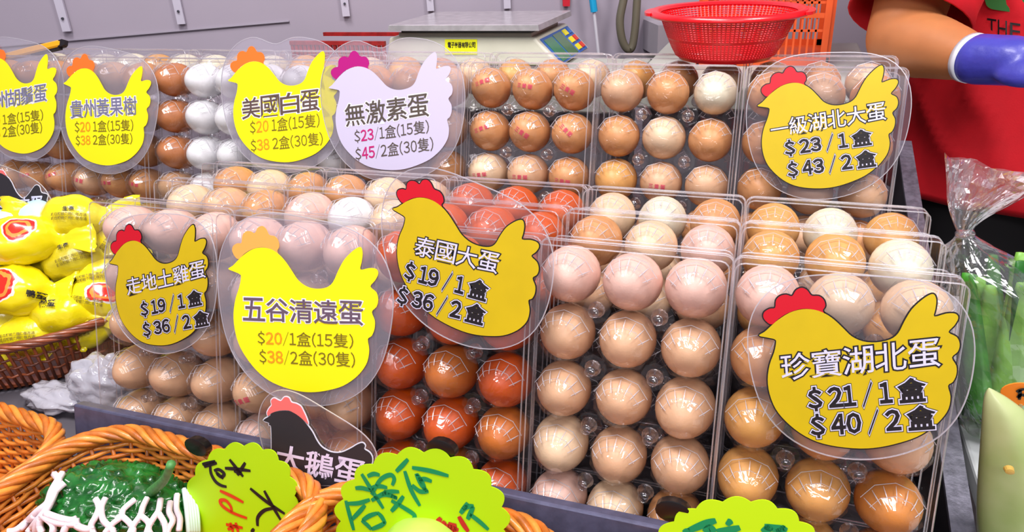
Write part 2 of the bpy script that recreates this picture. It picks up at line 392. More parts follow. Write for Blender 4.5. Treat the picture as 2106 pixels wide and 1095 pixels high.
def egg(xc, yc, z1, r, c, colour, cart, tilt=9, stamp=False, group=None):
    rnd = random.uniform
    rot = RF @ Matrix.Rotation(math.radians(rnd(-tilt, tilt)), 3, 'Z') @ Matrix.Rotation(math.radians(rnd(-tilt, tilt)), 3, 'X') @ Matrix.Rotation(rnd(0, 6), 3, 'Y')
    o = bpy.data.objects.new('egg', egg_mesh(colour)); COL.objects.link(o)
    cj = (rnd(-.0006, .0006), rnd(-.001, .001), rnd(-.0006, .0006)); s = rnd(.97, 1.015)
    o.matrix_world = Matrix.LocRotScale(FW(xc + (c - 1) * pe + cj[0], yc + cj[1], z1 - r * q + cj[2]), rot, (s, rnd(.97, 1.02), s))
    ps = ('one' if stamp else '')
    tag(o, f"{colour} egg{' with pink stamp' if stamp else ''}, {RN[r]} row {CN[c]}, {cart}", 'egg', group)
    if stamp:
        # three little stamped characters curved over the shell, in a slanting row
        g = G(); a0 = rnd(-.7, .5); hz = rnd(-.004, .005); sy = rnd(.9, 1.1)
        irot = (rot.inverted() @ RF)
        for k, ch in enumerate('三黄蛋'):
            vs, fs = glyph(ch, .02); out = []
            for p in vs:
                u = (k - 1) * .0062 + (p[0] - .5) * .0052; v = (p[1] - .35) * .0056 * sy
                x = u * math.cos(a0) - v * math.sin(a0); z = u * math.sin(a0) + v * math.cos(a0) + hz
                rr = min(.95, (x * x + z * z) / .0216 ** 2); y = -.0281 * math.sqrt(1 - rr) - .0004
                L_ = irot @ Vector((x, y, z))
                # push on to the shell along the radius
                e = math.sqrt((L_.x / .0222) ** 2 + (L_.y / .0281) ** 2 + (L_.z / .0222) ** 2); out.append(L_ / e * 1.004)
            g.add(out, fs)
        me = bpy.data.meshes.new('stamp'); me.from_pydata(g.v, [], g.f); link('stamp', me, o, stampm, 'pink ink stamp')
def fill(xc, yc, z1, cols, cart, group, stamps=(), tilt=9):
    for r, row in enumerate(cols):
        for c, k in enumerate(row):
            if k: egg(xc, yc, z1, r, c, k, cart, tilt, (r, c) in stamps, group)
PP, CR, BE, TN, OR, OB, GT, AM, WH, DB, BR, IV = 'pale pink', 'cream', 'beige', 'tan', 'orange-red', 'orange-brown', 'golden tan', 'amber', 'white', 'dull brown', 'brown', 'ivory'
front = {
 0: ('carton at far left behind the wrapped eggs', [[PP, PP, PP], [PP, BE, PP], [BE, BE, BE], [BE, BE, BE], [BE, BE, BE]], [[TN, CR, TN]] * 2, [[TN, CR, TN]] * 2),
 1: ('carton behind the smallest yellow hen sign', [[PP, PP, PP], [PP, PP, BE], [BE, BE, BE], [BE, BE, BE], [BE, BE, BE]], [[CR, BE, TN], [PP, BE, BE]], [[TN, CR, TN], [BE, CR, TN]]),
 2: ('carton behind the orange-combed front sign', [[PP, PP, PP], [PP, PP, BE], [BE, BE, BE], [BE, BE, BE], [PP, BE, TN]], [[PP, WH, CR], [BE, PP, CR]], [[TN, CR, CR], [BE, CR, BE]]),
 3: ('front carton of orange-red eggs', [[OR, OR, OR], [OR, OR, OR], [OR, OB, OR], [OR, OR, OB], [OR, OB, OR]], [[OR, OR, OR]] * 2, [[OR, OR, OR]] * 2),
 4: ('signless front carton', [[PP, PP, PP], [BE, BE, BE], [BE, BE, BE], [CR, BE, BE], [PP, CR, TN]], [[TN, CR, PP], [BE, CR, BE]], [[CR, IV, TN], [BE, CR, TN]]),
 5: ('carton behind the largest hen sign', [[PP, CR, CR], [TN, BE, BE], [GT, TN, BE], [GT, GT, AM], [TN, GT, AM]], [[GT, GT, IV], [GT, TN, GT]], [[GT, IV, GT], [GT, CR, GT]]),
}
CG = 'clear clamshell cartons of fifteen eggs'
for k, (nm, a, b, c) in front.items():
    xc = (k - 4) * PK
    for (dy, dz), cols, pre, full in zip(STEP, (a, b, c), ('', 'first behind ', 'second behind '), (nm, '', '')):
        cart = 'the ' + nm if not pre else pre + nm
        if k == 0: continue
        carton(xc, dy, dz, 'clear clamshell of eggs, ' + cart, CG)
        st = [(3, 0), (4, 0), (4, 2), (1, 1)] if (k == 2 and not pre) else ()
        fill(xc, dy, dz, cols, cart, 'eggs in the front cartons', st)
back = {
 -6: ('back carton at the left edge', [[TN, TN, TN]] * 4 + [[TN, TN, TN]], True),
 -5: ('back carton left of the white eggs', [[TN, BE, TN], [TN, TN, TN], [TN, TN, TN], [BE, TN, TN], [TN, TN, TN]], True),
 -4: ('back carton with brown and white columns', [[BR, WH, WH], [BR, WH, WH], [BR, WH, WH], [DB, WH, WH], [DB, WH, WH]], False),
 -3: ('back carton of white eggs', [[WH, WH, WH]] * 4, False),
 -2: ('back carton behind the white hen sign', [[TN, TN, BE], [TN, TN, BE], [TN, BE, TN], [BE, BE, TN]], False),
 -1: ('back carton of stamped eggs', [[TN, TN, TN], [TN, TN, TN], [CR, BE, TN], [BE, TN, TN]], True),
 0: ('back carton below the red colander', [[BE, TN, IV], [TN, CR, TN], [GT, BE, BE], [TN, BE, TN]], False),
 1: ('back carton at the right end', [[TN, BE, TN], [TN, TN, TN], [TN, BE, BE], [TN, BE, TN]], False)}
for k, (nm, cols, st) in back.items():
    xc = XB + k * PB
    carton(xc, YB, ZBK, 'clear clamshell of eggs, the ' + nm, CG)
    stamps = [(r, c) for r in range(4) for c in range(3)] if k == -1 else ([(3, 0), (3, 1), (3, 2), (1, 0), (2, 1)] if k in (-5, -6) else ([(3, 2), (1, 2)] if k == -2 else ([(2, 1)] if k == 0 else ())))
    fill(xc, YB, ZBK, cols, 'the ' + nm, 'eggs in the back cartons', stamps, 16 if k < -4 else 9)
    carton(xc, YB + .078, ZBK + .018, 'clear clamshell right behind the ' + nm, CG)
    fill(xc, YB + .078, ZBK + .018, [[GT, TN, CR] if k > -4 else [IV, GT, IV]], 'rearmost, behind the ' + nm, 'eggs in the rearmost cartons')
#PART3
# ------------------------------------------------------------------ hen signs
HEN = [(1561,690),(1573,682),(1586,670),(1600,658),(1624,643),(1650,636),(1675,637),(1697,645),(1716,658),(1735,676),(1752,692),(1775,702),(1802,704),(1830,698),(1847,685),(1860,660),(1875,636),(1895,617),(1912,606),(1921,606),(1925,618),(1923,636),(1921,651),(1945,645),(1964,645),(1970,654),(1962,669),(1950,683),(1967,693),(1973,708),(1969,723),(1957,735),(1966,752),(1966,770),(1959,785),(1949,793),(1954,815),(1950,840),(1936,861),(1915,880),(1885,898),(1850,910),(1810,919),(1770,922),(1722,918),(1680,908),(1645,890),(1615,865),(1595,840),(1583,810),(1579,780),(1583,750),(1592,725),(1596,706),(1594,698),(1578,694)]
COMB = [(1588,667),(1577,662),(1570,652),(1572,642),(1583,635),(1594,633),(1596,618),(1604,609),(1617,606),(1629,609),(1637,597),(1649,592),(1660,597),(1669,608),(1684,609),(1694,617),(1697,629),(1692,638),(1694,645),(1675,637),(1650,635),(1622,643),(1602,655)]
PD = [onF(p[0], p[1], -.035) for p in ((1561, 690), (1923, 608), (1770, 922))]
def hnorm(P):
    e1 = PD[1] - PD[0]; e2 = PD[2] - PD[0]; a, b, c = e1.dot(e1), e1.dot(e2), e2.dot(e2); out = []
    for p in P:
        v = onF(p[0], p[1], -.035) - PD[0]; x, y = v.dot(e1), v.dot(e2); dt = a * c - b * b
        out.append(((x * c - y * b) / dt, (y * a - x * b) / dt))
    return out
HN, CN_ = hnorm(HEN), hnorm(COMB)
print_gold, print_bright, print_white = mat('card_gold', (208, 180, 0), .45, var=.04, vscale=30), mat('card_yellow', (255, 246, 8), .45), mat('card_lilac_white', (204, 197, 224), .45)
black, lilac, white = mat('black_ink', (22, 16, 22), .5), mat('lilac_ink', (214, 212, 238), .5), mat('white_ink', (240, 238, 246), .5)
sleevem = film('laminate', haze=.13, hazec=(224, 214, 232), gloss=1.0, rough=.12, bump=.15, bscale=25, cap=.3)
sleeve_clear = film('laminate_clear', haze=.03, hazec=(230, 220, 236), gloss=1.0, rough=.08, bump=.2, bscale=25, cap=.25)
sleeve_edge = film('laminate_edge', haze=.45, gloss=1.5, rough=.2, edge=.1, cap=.5)
def sign(label, yf, anchors, body, comb, outline, sleeve, texts, wide=.0075, dip=0.0, group=None, hen=HN, combn=CN_, tiltn=None, yoff=0.0):
    """a flat printed card in a laminate pouch, standing against the cartons in the plane y = yf of frame F"""
    n = NF
    if tiltn is not None: n = tiltn.normalized()
    P0 = onF(anchors[2][0], anchors[2][1], yf)
    P = lambda x, y: onplane(x, y, P0, n)
    A = [P(*a) for a in anchors]; e1 = A[1] - A[0]; e2 = A[2] - A[0]
    U = e1.normalized(); V = n.cross(U).normalized()
    if V.z < 0: V = -V
    out = -n if n.dot(CAM - P0) < 0 else n
    def pl(ab): v = e1 * ab[0] + e2 * ab[1]; return (v.dot(U), v.dot(V))
    def W3(p, k=0.0): return A[0] + U * p[0] + V * p[1] + out * k
    bodyp = smoothpts([pl(p) for p in hen], 3); combp = smoothpts([pl(p) for p in combn], 3)
    base = A[2]; t = thing('price_sign', label, 'sign', base, group)
    H = hull2(bodyp + combp)
    per = [0.0]
    for i in range(len(H)): per.append(per[-1] + math.dist(H[i], H[(i + 1) % len(H)]))
    S = []
    for k in range(26):
        d = per[-1] * k / 26; i = max(j for j in range(len(H)) if per[j] <= d); f = (d - per[i]) / max(1e-9, per[i + 1] - per[i]); a_, b_ = H[i], H[(i + 1) % len(H)]
        S.append((a_[0] + (b_[0] - a_[0]) * f, a_[1] + (b_[1] - a_[1]) * f))
    for _ in range(2): S = [((S[k - 1][0] + 2 * S[k][0] + S[(k + 1) % 26][0]) / 4, (S[k - 1][1] + 2 * S[k][1] + S[(k + 1) % 26][1]) / 4) for k in range(26)]
    sl = offset2(smoothpts(S, 3), wide + .002)
    if dip:                                    # the pouch sinks between comb and tail
        m = pl((.55, -.02)); sl = [(p[0], p[1] - dip * math.exp(-((p[0] - m[0]) / .018) ** 2)) if p[1] > m[1] else p for p in sl]
    g = G(); g.prism([W3(p, .0002) for p in sl], -out * .0012); g.to('laminate_pouch', sleeve, t)
    g = G(); g.tube([W3(p, -.0003) for p in sl], .0005, 4, closed=True); g.to('pouch_edge', sleeve_edge, t)
    if outline is not None:
        for nm, q_ in (('card_outline', bodyp), ('comb_outline', combp)):
            g = G(); g.prism([W3(p, .0006) for p in offset2(q_, .0009)], -out * .0003); g.to(nm, outline, t, label='black printed outline' if outline is black else 'white printed border')
    g = G(); g.prism([W3(p, .0009) for p in combp], -out * .0002); g.to('comb', comb, t)
    g = G(); g.prism([W3(p, .0010) for p in bodyp], -out * .0002); g.to('card', body, t)
    for tx in texts:
        s, bl, br, tl, style = tx[:5]
        if style == 'title':
            put_text('title_lettering_outline', s, P, bl, br, tl, out * .00115, black, t, off=.052); put_text('title_lettering', s, P, bl, br, tl, out * .00135, tx[5] if len(tx) > 5 else lilac, t, off=.004)  # black printed outline behind the title letters
        elif style == 'titleb':
            put_text('title_lettering_border', s, P, bl, br, tl, out * .00115, white, t, off=.05); put_text('title_lettering', s, P, bl, br, tl, out * .00135, tx[5], t, off=.010)
        elif style == 'price':
            put_text('price_lettering_outline', s, P, bl, br, tl, out * .00115, black, t, off=.105); put_text('price_lettering_border', s, P, bl, br, tl, out * .00125, lilac, t, off=.080)  # black printed outline, then lilac border, behind the price
            put_text('price_lettering', s, P, bl, br, tl, out * .00135, black, t, off=.034)
        elif style == 'plain':
            k = [i for i, ch in enumerate(s) if ch.isdigit()][:2]; rest = [i for i in range(len(s)) if i not in k]
            put_text('price_lettering', s, P, bl, br, tl, out * .0013, tx[5], t, off=.004, only=rest)
            put_text('price_digits', s, P, bl, br, tl, out * .0013, tx[6], t, off=.016, only=k)
        elif style == 'solid': put_text('lettering', s, P, bl, br, tl, out * .0013, tx[5], t, off=.014)
    return t, P, out
red_c = mat('comb_red', (204, 0, 32), .45)
grey_ink = mat('grey_ink', (84, 74, 66), .5); tea_ink = mat('olive_ink', (128, 112, 20), .5); or_ink = mat('orange_ink', (255, 158, 20), .5)
mag = mat('magenta_ink', (176, 0, 120), .5); or_comb = mat('comb_orange', (250, 120, 40), .5); peach = mat('comb_peach', (252, 178, 84), .5)
SG = 'hen-shaped price signs'
sign('largest golden hen sign with red comb, priced $21 and $40, right front', -.036, [(1561, 690), (1923, 608), (1770, 922)], print_gold, red_c, black, sleeve_clear,
     [('珍寶湖北蛋', (1607, 783), (1936, 752), (1603, 729), 'title'), ('$ 21 / 1 盒', (1663, 843), (1905, 823), (1658, 798), 'price'), ('$ 40 / 2 盒', (1668, 898), (1924, 880), (1664, 853), 'price')], group=SG)
sign('smallest golden hen sign with red comb, priced $19 and $36, beside the wrapped eggs', -.036, [(227, 541), (401, 465), (340, 710)], print_gold, red_c, black, sleeve_clear,
     [('走地土雞蛋', (264, 608), (427, 570), (259, 574), 'title'), ('$ 19 / 1 盒', (293, 652), (419, 626), (289, 622), 'price'), ('$ 36 / 2 盒', (298, 694), (433, 668), (293, 664), 'price')], group=SG)
sign('golden hen sign tilted clockwise, red comb, before the orange-red eggs', -.040, [(809, 430), (1078, 457), (952, 681)], print_gold, red_c, black, sleeve_clear,
     [('泰國大蛋', (851, 524), (1024, 564), (858, 484), 'title'), ('$ 19 / 1 盒', (831, 573), (1001, 620), (837, 536), 'price'), ('$ 36 / 2 盒', (816, 624), (995, 669), (822, 587), 'price')], wide=.010, group=SG)
sign('golden hen sign with red comb, priced $23 and $43, on back right carton', YB - .036, [(1558, 218), (1816, 137), (1697, 387)], print_gold, red_c, black, sleeve_clear,
     [('一級湖北大蛋', (1586, 284), (1824, 246), (1582, 249), 'title'), ('$ 23 / 1 盒', (1615, 321), (1794, 297), (1611, 290), 'price'), ('$ 43 / 2 盒', (1621, 366), (1803, 341), (1617, 334), 'price')], wide=.010, group=SG)
sign('bright yellow hen sign with peach comb, priced $20 and $38, front row', -.042, [(471, 553), (746, 512), (620, 805)], print_bright, peach, None, sleevem,
     [('五谷清遠蛋', (501, 658), (750, 669), (499, 612), 'titleb', mat('plum_ink', (104, 84, 104), .5)), ('$20/1盒(15隻)', (531, 708), (730, 716), (530, 680), 'plain', tea_ink, or_ink), ('$38/2盒(30隻)', (535, 747), (734, 755), (533, 718), 'plain', tea_ink, or_ink)], wide=.012, group=SG)
sign('white hen sign with magenta comb, priced $23 and $45', YB - .040, [(677, 181), (898, 110), (815, 350)], print_white, mag, None, sleevem,
     [('無激素蛋', (712, 261), (885, 239), (708, 216), 'titleb', grey_ink), ('$23/1盒(15隻)', (730, 294), (885, 273), (728, 268), 'plain', grey_ink, mat('magenta_digits', (190, 20, 110), .5)), ('$45/2盒(30隻)', (732, 331), (894, 309), (730, 304), 'plain', grey_ink, mat('magenta_digits', (190, 20, 110)))], wide=.013, dip=.012, group=SG)
sign('bright yellow hen sign with orange comb in front of the white eggs', YB - .038, [(470, 166), (668, 108), (588, 334)], print_bright, or_comb, None, sleevem,
     [('美國白蛋', (499, 246), (660, 227), (497, 204), 'titleb', mat('brown_ink', (96, 76, 70), .5)), ('$20 1盒(15隻)', (515, 276), (660, 261), (514, 249), 'plain', tea_ink, or_ink), ('$38 2盒(30隻)', (517, 313), (667, 298), (515, 287), 'plain', tea_ink, or_ink)], wide=.012, dip=.01, group=SG)
sign('bright yellow hen sign with orange comb, second from the left at back', YB - .036, [(132, 172), (294, 139), (214, 340)], print_bright, or_comb, None, sleevem,
     [('貴州黃果樹', (147, 244), (284, 236), (145, 208), 'titleb', mat('slate_ink', (120, 118, 150), .5)), ('$20 1盒(15隻)', (155, 273), (277, 269), (154, 250), 'plain', tea_ink, or_ink), ('$38 2盒(30隻)', (157, 300), (275, 296), (156, 278), 'plain', tea_ink, or_ink)], wide=.011, group=SG)
sign('bright yellow hen sign cut off by the left edge of the picture', YB - .036, [(-40, 152), (99, 114), (45, 316)], print_bright, or_comb, None, sleevem,
     [('貴州胡鬚蛋', (-34, 229), (99, 208), (-36, 195), 'titleb', mat('slate_ink', (120, 118, 150))), ('$20 1盒(15隻)', (-30, 262), (92, 247), (-32, 240), 'plain', tea_ink, or_ink), ('$38 2盒(30隻)', (-28, 288), (90, 273), (-30, 265), 'plain', tea_ink, or_ink)], wide=.010, group=SG)
# black goose-egg sign hooked on the front lip, and the black one at the far left
def z7(P): return [(480 + x / 2.461, 650 + y / 2.461) for x, y in P]
def norm3(P, an):
    A = [Vector(a) for a in an]; e1 = A[1] - A[0]; e2 = A[2] - A[0]; dt = e1.x * e2.y - e1.y * e2.x
    return [((p[0] - A[0].x) * e2.y / dt - (p[1] - A[0].y) * e2.x / dt, (p[1] - A[0].y) * e1.x / dt - (p[0] - A[0].x) * e1.y / dt) for p in P]
goose = z7([(155,527),(192,505),(200,492),(240,482),(290,482),(330,500),(362,528),(388,560),(410,592),(430,632),(456,665),(500,688),(550,690),(600,668),(630,650),(655,642),(668,655),(664,672),(690,690),(702,720),(690,762),(650,810),(560,850),(400,850),(270,820),(215,770),(195,720),(196,600),(194,556),(184,552),(184,540)])
gcomb = z7([(182,506),(176,490),(188,468),(202,452),(199,430),(215,418),(236,428),(252,432),(270,414),(292,418),(304,440),(330,448),(352,462),(364,484),(378,515),(388,548),(372,535),(346,512),(318,494),(290,480),(240,480),(200,492)])
ganc = z7([(155, 527), (655, 642), (400, 850)])
charc = mat('card_charcoal', (44, 40, 46), .5); coral = mat('comb_coral', (240, 112, 108), .5)
sign('black bird-shaped sign with coral comb and white border, front lip', -.062, ganc, charc, coral, mat('white_border', (232, 230, 244), .5), sleeve_clear,
     [('大鵝蛋', (566, 964), (748, 1004), (572, 912), 'solid', mat('lavender_ink', (226, 212, 240), .5), .012)], wide=.006, group=SG, hen=norm3(goose, ganc), combn=norm3(gcomb, ganc))
g2 = [(-80,395),(-60,370),(-30,355),(0,355),(22,368),(36,395),(50,408),(62,398),(74,382),(82,384),(86,396),(98,400),(96,412),(103,424),(100,440),(104,455),(98,478),(70,505),(20,525),(-40,515),(-75,480),(-80,440)]
g2c = [(-40,360),(-30,340),(-12,345),(-4,350),(10,352),(17,366),(12,372),(0,356),(-20,352)]
ganc2 = [(-80, 395), (82, 384), (20, 525)]
sign('black hen-shaped sign at the left edge above the wrapped eggs', .10, ganc2, charc, coral, mat('white_border', (232, 230, 244)), sleeve_clear,
     [('糖心皮蛋', (-12, 446), (90, 441), (-12, 409), 'solid', lilac), ('$ 10 / 2', (22, 484), (92, 478), (20, 452), 'solid', lilac)], wide=.004, group=SG, hen=norm3(g2, ganc2), combn=norm3(g2c, ganc2))
# ------------------------------------------------------------------ lime scalloped cards written by hand
lime = mat('lime_card', (178, 224, 0), .5); lime2 = mat('lime_card_2', (190, 232, 0), .5)
def scallop(label, yf, cx, cy, rx, ry, rot, n, inks, m, clip=None):
    P0 = onF(cx, cy, yf); P = lambda x, y: onplane(x, y, P0, NF); out = -NF
    pts = []; K = 9
    for i in range(n):
        for k in range(K):
            a = 2 * math.pi * (i + k / K) / n; b = 1 + .055 * abs(math.sin(math.pi * k / K)) * 1.5
            x = rx * b * math.cos(a); y = ry * b * math.sin(a); pts.append((cx + x * math.cos(rot) - y * math.sin(rot), cy + x * math.sin(rot) + y * math.cos(rot)))
    zz = [P(*p) for p in pts]; t = thing('price_card', label, 'price card', min(zz, key=lambda v: v.z))
    g = G(); g.prism(zz, -out * .0008); g.to('card', m, t)
    for nm, ss, w, ink in inks: strokes(nm, P, ss, w, out * .0004, ink, t)
    top = P(cx, cy) - out * .003; g = G(); g.tube([top, Vector((top.x, top.y - .002, -.224))], .0018, 6); g.to('stand_stick', mat('black_plastic', (18, 16, 18), .35), t)
    if clip:
        g = G(); p = P(*clip) - out * .004; w = .011
        g.loft([[p + Vector((w * math.cos(a) * s, 0, w * .8 * math.sin(a) * s)) + out * k for a in [2 * math.pi * j / 16 for j in range(16)]] for k, s in ((-.006, .8), (-.004, 1), (.003, 1), (.0035, .9))])
        g.to('clip', mat('black_plastic', (18, 16, 18), .35), t, auto=40)
    return t
z6 = lambda S: [[(x / 2.7726, 700 + y / 2.7726) for x, y in s] for s in S]
z7s = lambda S: [[(480 + x / 2.461, 650 + y / 2.461) for x, y in s] for s in S]
z4 = lambda S: [[(1460 + x / 2.772, 700 + y / 2.772) for x, y in s] for s in S]
green_ink = mat('green_ink', (0, 138, 84), .5); red_ink = mat('red_ink', (214, 60, 10), .5); dred = mat('dark_red_ink', (190, 16, 30), .5)
scallop('lime scalloped card with black and red handwriting, beside the bitter melon', -.085, 497, 1030, 108, 112, .3, 17, [
    ('black_writing', z6([[(1155,708),(1195,700),(1230,690)],[(1165,722),(1210,706),(1238,700)],[(1200,715),(1205,760),(1230,805),(1262,828),(1294,836)],[(1222,745),(1250,738),(1280,762),(1262,780),(1236,762)],[(1232,752),(1275,790)],[(1310,680),(1350,730),(1388,778)],[(1284,730),(1350,735),(1430,745)],[(1355,770),(1378,735),(1400,698)],[(1335,745),(1360,755),(1380,765)],
      [(1428,845),(1520,920),(1625,990)],[(1508,858),(1555,945),(1602,1025)],[(1470,1060),(1472,1010),(1510,970),(1565,958)],[(1435,1095),(1450,1075)]]), .0016, black),
    ('red_writing', z6([[(1255,858),(1320,888),(1390,925)],[(1410,1015),(1330,985),(1270,945),(1258,915),(1290,915),(1318,950),(1322,985)],[(1290,1050),(1330,1060),(1385,1070)],[(1300,1080),(1350,1055)],[(1315,1040),(1330,1095)],[(1345,1040),(1360,1095)]]), .0016, red_ink)], lime, (400, 922))
scallop('lime scalloped card with large green handwriting in the middle basket', -.095, 868, 1070, 168, 138, .12, 19, [
    ('green_writing', z7s([[(825,788),(855,758),(885,725)],[(868,785),(900,880),(945,962)],[(905,768),(1000,785),(1090,810)],[(925,798),(950,850),(985,892)],[(940,830),(970,826),(1005,838)],[(905,856),(945,888),(988,888)],[(930,800),(960,850),(970,885)],
      [(650,800),(700,880),(760,975)],[(618,872),(655,872),(700,885)],[(680,812),(712,800),(742,806)],[(700,905),(745,830),(795,805),(815,825),(805,858)],[(700,870),(740,862),(780,870)],[(745,905),(790,890),(840,890)],[(762,885),(790,905),(830,925)],[(700,935),(760,905),(830,920)],[(800,990),(835,950),(862,912)],[(800,935),(870,975),(918,1010),(905,1036)],
      [(570,935),(590,1010),(610,1085)],[(578,950),(635,948),(692,930)],[(602,1030),(640,990),(668,958)],[(650,1035),(680,1060),(700,1082)],[(700,1080),(745,1062),(770,1045)],[(770,1050),(750,1015),(728,995)],[(655,1035),(690,1012),(730,998)],
      [(1150,1000),(1168,975),(1187,946)],[(1160,978),(1190,965),(1218,962)],[(1186,1030),(1200,1000),(1216,965)],[(1195,1002),(1245,1040),(1292,1082)]]), .0018, green_ink),
    ('red_writing', z7s([[(1028,1052),(1052,1022)],[(1050,1075),(1072,1040)],[(1065,1060),(1100,1070),(1140,1085)],[(1058,1085),(1085,1090),(1120,1095)],[(1100,1045),(1095,1095)],[(1120,1050),(1118,1095)],[(1142,1015),(1165,1055),(1190,1092)]]), .0020, dred)], lime, (905, 928))
scallop('lime scalloped card rising from the lower edge, right of the middle', -.105, 1515, 1150, 168, 118, .0, 18, [
    ('green_writing', z4([[(-120, 1085),(-60,1060),(-10,1040),(35,1028)],[(-150,1100),(-110,1085)],[(95,1030),(108,1038),(122,1052)],[(40,1092),(100,1085),(172,1068)],[(310,1062),(370,1072),(432,1072)],[(300,1095),(330,1075),(350,1060)],[(380,1095),(410,1085),(430,1062)],[(-30,1095),(0,1070),(30,1095)]]), .0024, green_ink)], lime2, (1383, 1056))
#PART4
# ------------------------------------------------------------------ front table and wicker baskets
g = G(); g.box((-1.25, -.62, -.246), (.30, -.093, -.229)); ft = thing('front_table', 'low table with a mauve cloth under the wicker baskets', 'table', (-.4, -.36, FLOOR))
g.to('table_top', mat('mauve_cloth', (150, 118, 160), .8, var=.08, vscale=20), ft)
for x in (-1.15, .25):
    for y in (-.58, -.14): g = G(); g.box((x - .02, y - .02, FLOOR), (x + .02, y + .02, -.246)); g.to('leg', dark_steel, ft)
g = G(); g.box((-1.3, -.088, -.232), (-.53, .168, -.215)); lt = thing('side_shelf', 'low shelf left of the egg rack under the dark basket', 'shelf', (-.9, .04, FLOOR)); g.to('shelf_board', mat('shelf_grey', (96, 92, 100), .6), lt)
for x in (-1.25, -.6): g = G(); g.box((x - .02, .02, FLOOR), (x + .02, .06, -.232)); g.to('leg', dark_steel, lt)
def rrpath(hx, hy, r, n):
    """n points along a rounded rectangle, as (x, y, nx, ny)"""
    segs = [('l', (hx - r), -hy, -(hx - r), -hy), ('a', -(hx - r), -(hy - r), 270, 180), ('l', -hx, -(hy - r), -hx, hy - r), ('a', -(hx - r), hy - r, 180, 90),
            ('l', -(hx - r), hy, hx - r, hy), ('a', hx - r, hy - r, 90, 0), ('l', hx, hy - r, hx, -(hy - r)), ('a', hx - r, -(hy - r), 0, -90)]
    Ls = [math.dist(s[1:3], s[3:5]) if s[0] == 'l' else math.pi * r / 2 for s in segs]; T = sum(Ls); out = []
    for k in range(n):
        d = T * k / n; i = 0
        while d > Ls[i]: d -= Ls[i]; i += 1
        s = segs[i]; f = d / max(1e-9, Ls[i])
        if s[0] == 'l':
            x = s[1] + (s[3] - s[1]) * f; y = s[2] + (s[4] - s[2]) * f; nx, ny = [(0, -1), 0, (-1, 0), 0, (0, 1), 0, (1, 0), 0][i]
        else:
            a = math.radians(s[3] + (s[4] - s[3]) * f); nx, ny = math.cos(a), math.sin(a); x = s[1] + r * nx; y = s[2] + r * ny
        out.append((x, y, nx, ny))
    return out, T
def basket(label, c, hx, hy, r, z, h, yaw, m, m2, taper=.25, lv=.0046, wr=.0021, stake=.017, rimr=.0031, rimh=.0058, fine=3):
    t = thing('wicker_basket', label, 'basket', (c[0], c[1], z - h), rot=Matrix.Rotation(yaw, 3, 'Z'))
    M = Matrix.Translation((c[0], c[1], z)) @ Matrix.Rotation(yaw, 4, 'Z')
    per = rrpath(hx, hy, r, 8)[1]; ns = 2 * int(per / stake / 2); n = ns * fine
    base = rrpath(hx, hy, r, n)[0]
    def pt(k, dz, off): x, y, nx, ny = base[k % n]; o = off - taper * dz; return M @ Vector((x + nx * o, y + ny * o, -dz))
    L_ = int(h / lv)
    for j in range(L_):
        g = G(); g.tube([pt(k, .006 + j * lv, .0019 * math.cos(math.pi * k / fine + j * math.pi)) for k in range(n)], wr, 5, closed=True)
        g.to('weaver', m if j % 3 else m2, t, smooth=True)
    for i in range(ns):
        g = G(); g.tube([pt(i * fine, d, 0) for d in (0, h * .5, h)], .0019, 5); g.to('stake', m2, t, smooth=True)
    NR = 6; n3 = 220; b3 = rrpath(hx, hy, r, n3)[0]; turns = round(per / .085)
    for s in range(NR):
        P = []
        for k in range(n3):
            x, y, nx, ny = b3[k]; a = 2 * math.pi * (turns * k / n3 + s / NR); P.append(M @ Vector((x + nx * math.cos(a) * rimh, y + ny * math.cos(a) * rimh, math.sin(a) * rimh * .8)))
        g = G(); g.tube(P, rimr, 6, closed=True); g.to('rim_strand', m if s % 2 else m2, t, smooth=True)
    g = G(); bb = [pt(k, h - .001, 0) for k in range(0, n, fine)]; g.prism(bb, Vector((0, 0, .004))); g.to('bottom', m2, t)
    return t
w1 = mat('wicker_honey', (226, 140, 52), .42, var=.25, vscale=60, bump=.2, bscale=500, coat=.3); w2 = mat('wicker_amber', (196, 108, 34), .45, var=.3, vscale=70, bump=.2, bscale=500, coat=.2)
BZ = -.150
basket('honey wicker basket holding the bitter melon and a lime card', (-.338, -.228), .133, .118, .055, BZ, .078, math.radians(-4), w1, w2)
basket('honey wicker basket in the middle under the green-lettered card', (-.119, -.236), .103, .128, .055, BZ, .078, math.radians(-3), w1, w2)
basket('honey wicker basket at the lower edge under the rightmost lime card', (.128, -.230), .135, .125, .050, BZ, .078, 0, w1, w2)
basket('empty honey wicker basket at the lower left edge', (-.624, -.222), .135, .120, .050, -.160, .068, math.radians(-4), w1, w2)
d1 = mat('wicker_dark', (112, 52, 26), .4, var=.35, vscale=80, coat=.4); d2 = mat('wicker_russet', (146, 72, 36), .4, var=.3, vscale=80, coat=.4)
DBC = Vector((-.782, .108, -.15))
basket('dark brown wicker basket full of yellow-wrapped eggs', (DBC.x, DBC.y - .0), .166, .166, .16, DBC.z, .062, 0, d1, d2, taper=.35, lv=.0125, wr=.0016, stake=.0085, rimr=.0026, rimh=.0040, fine=2)
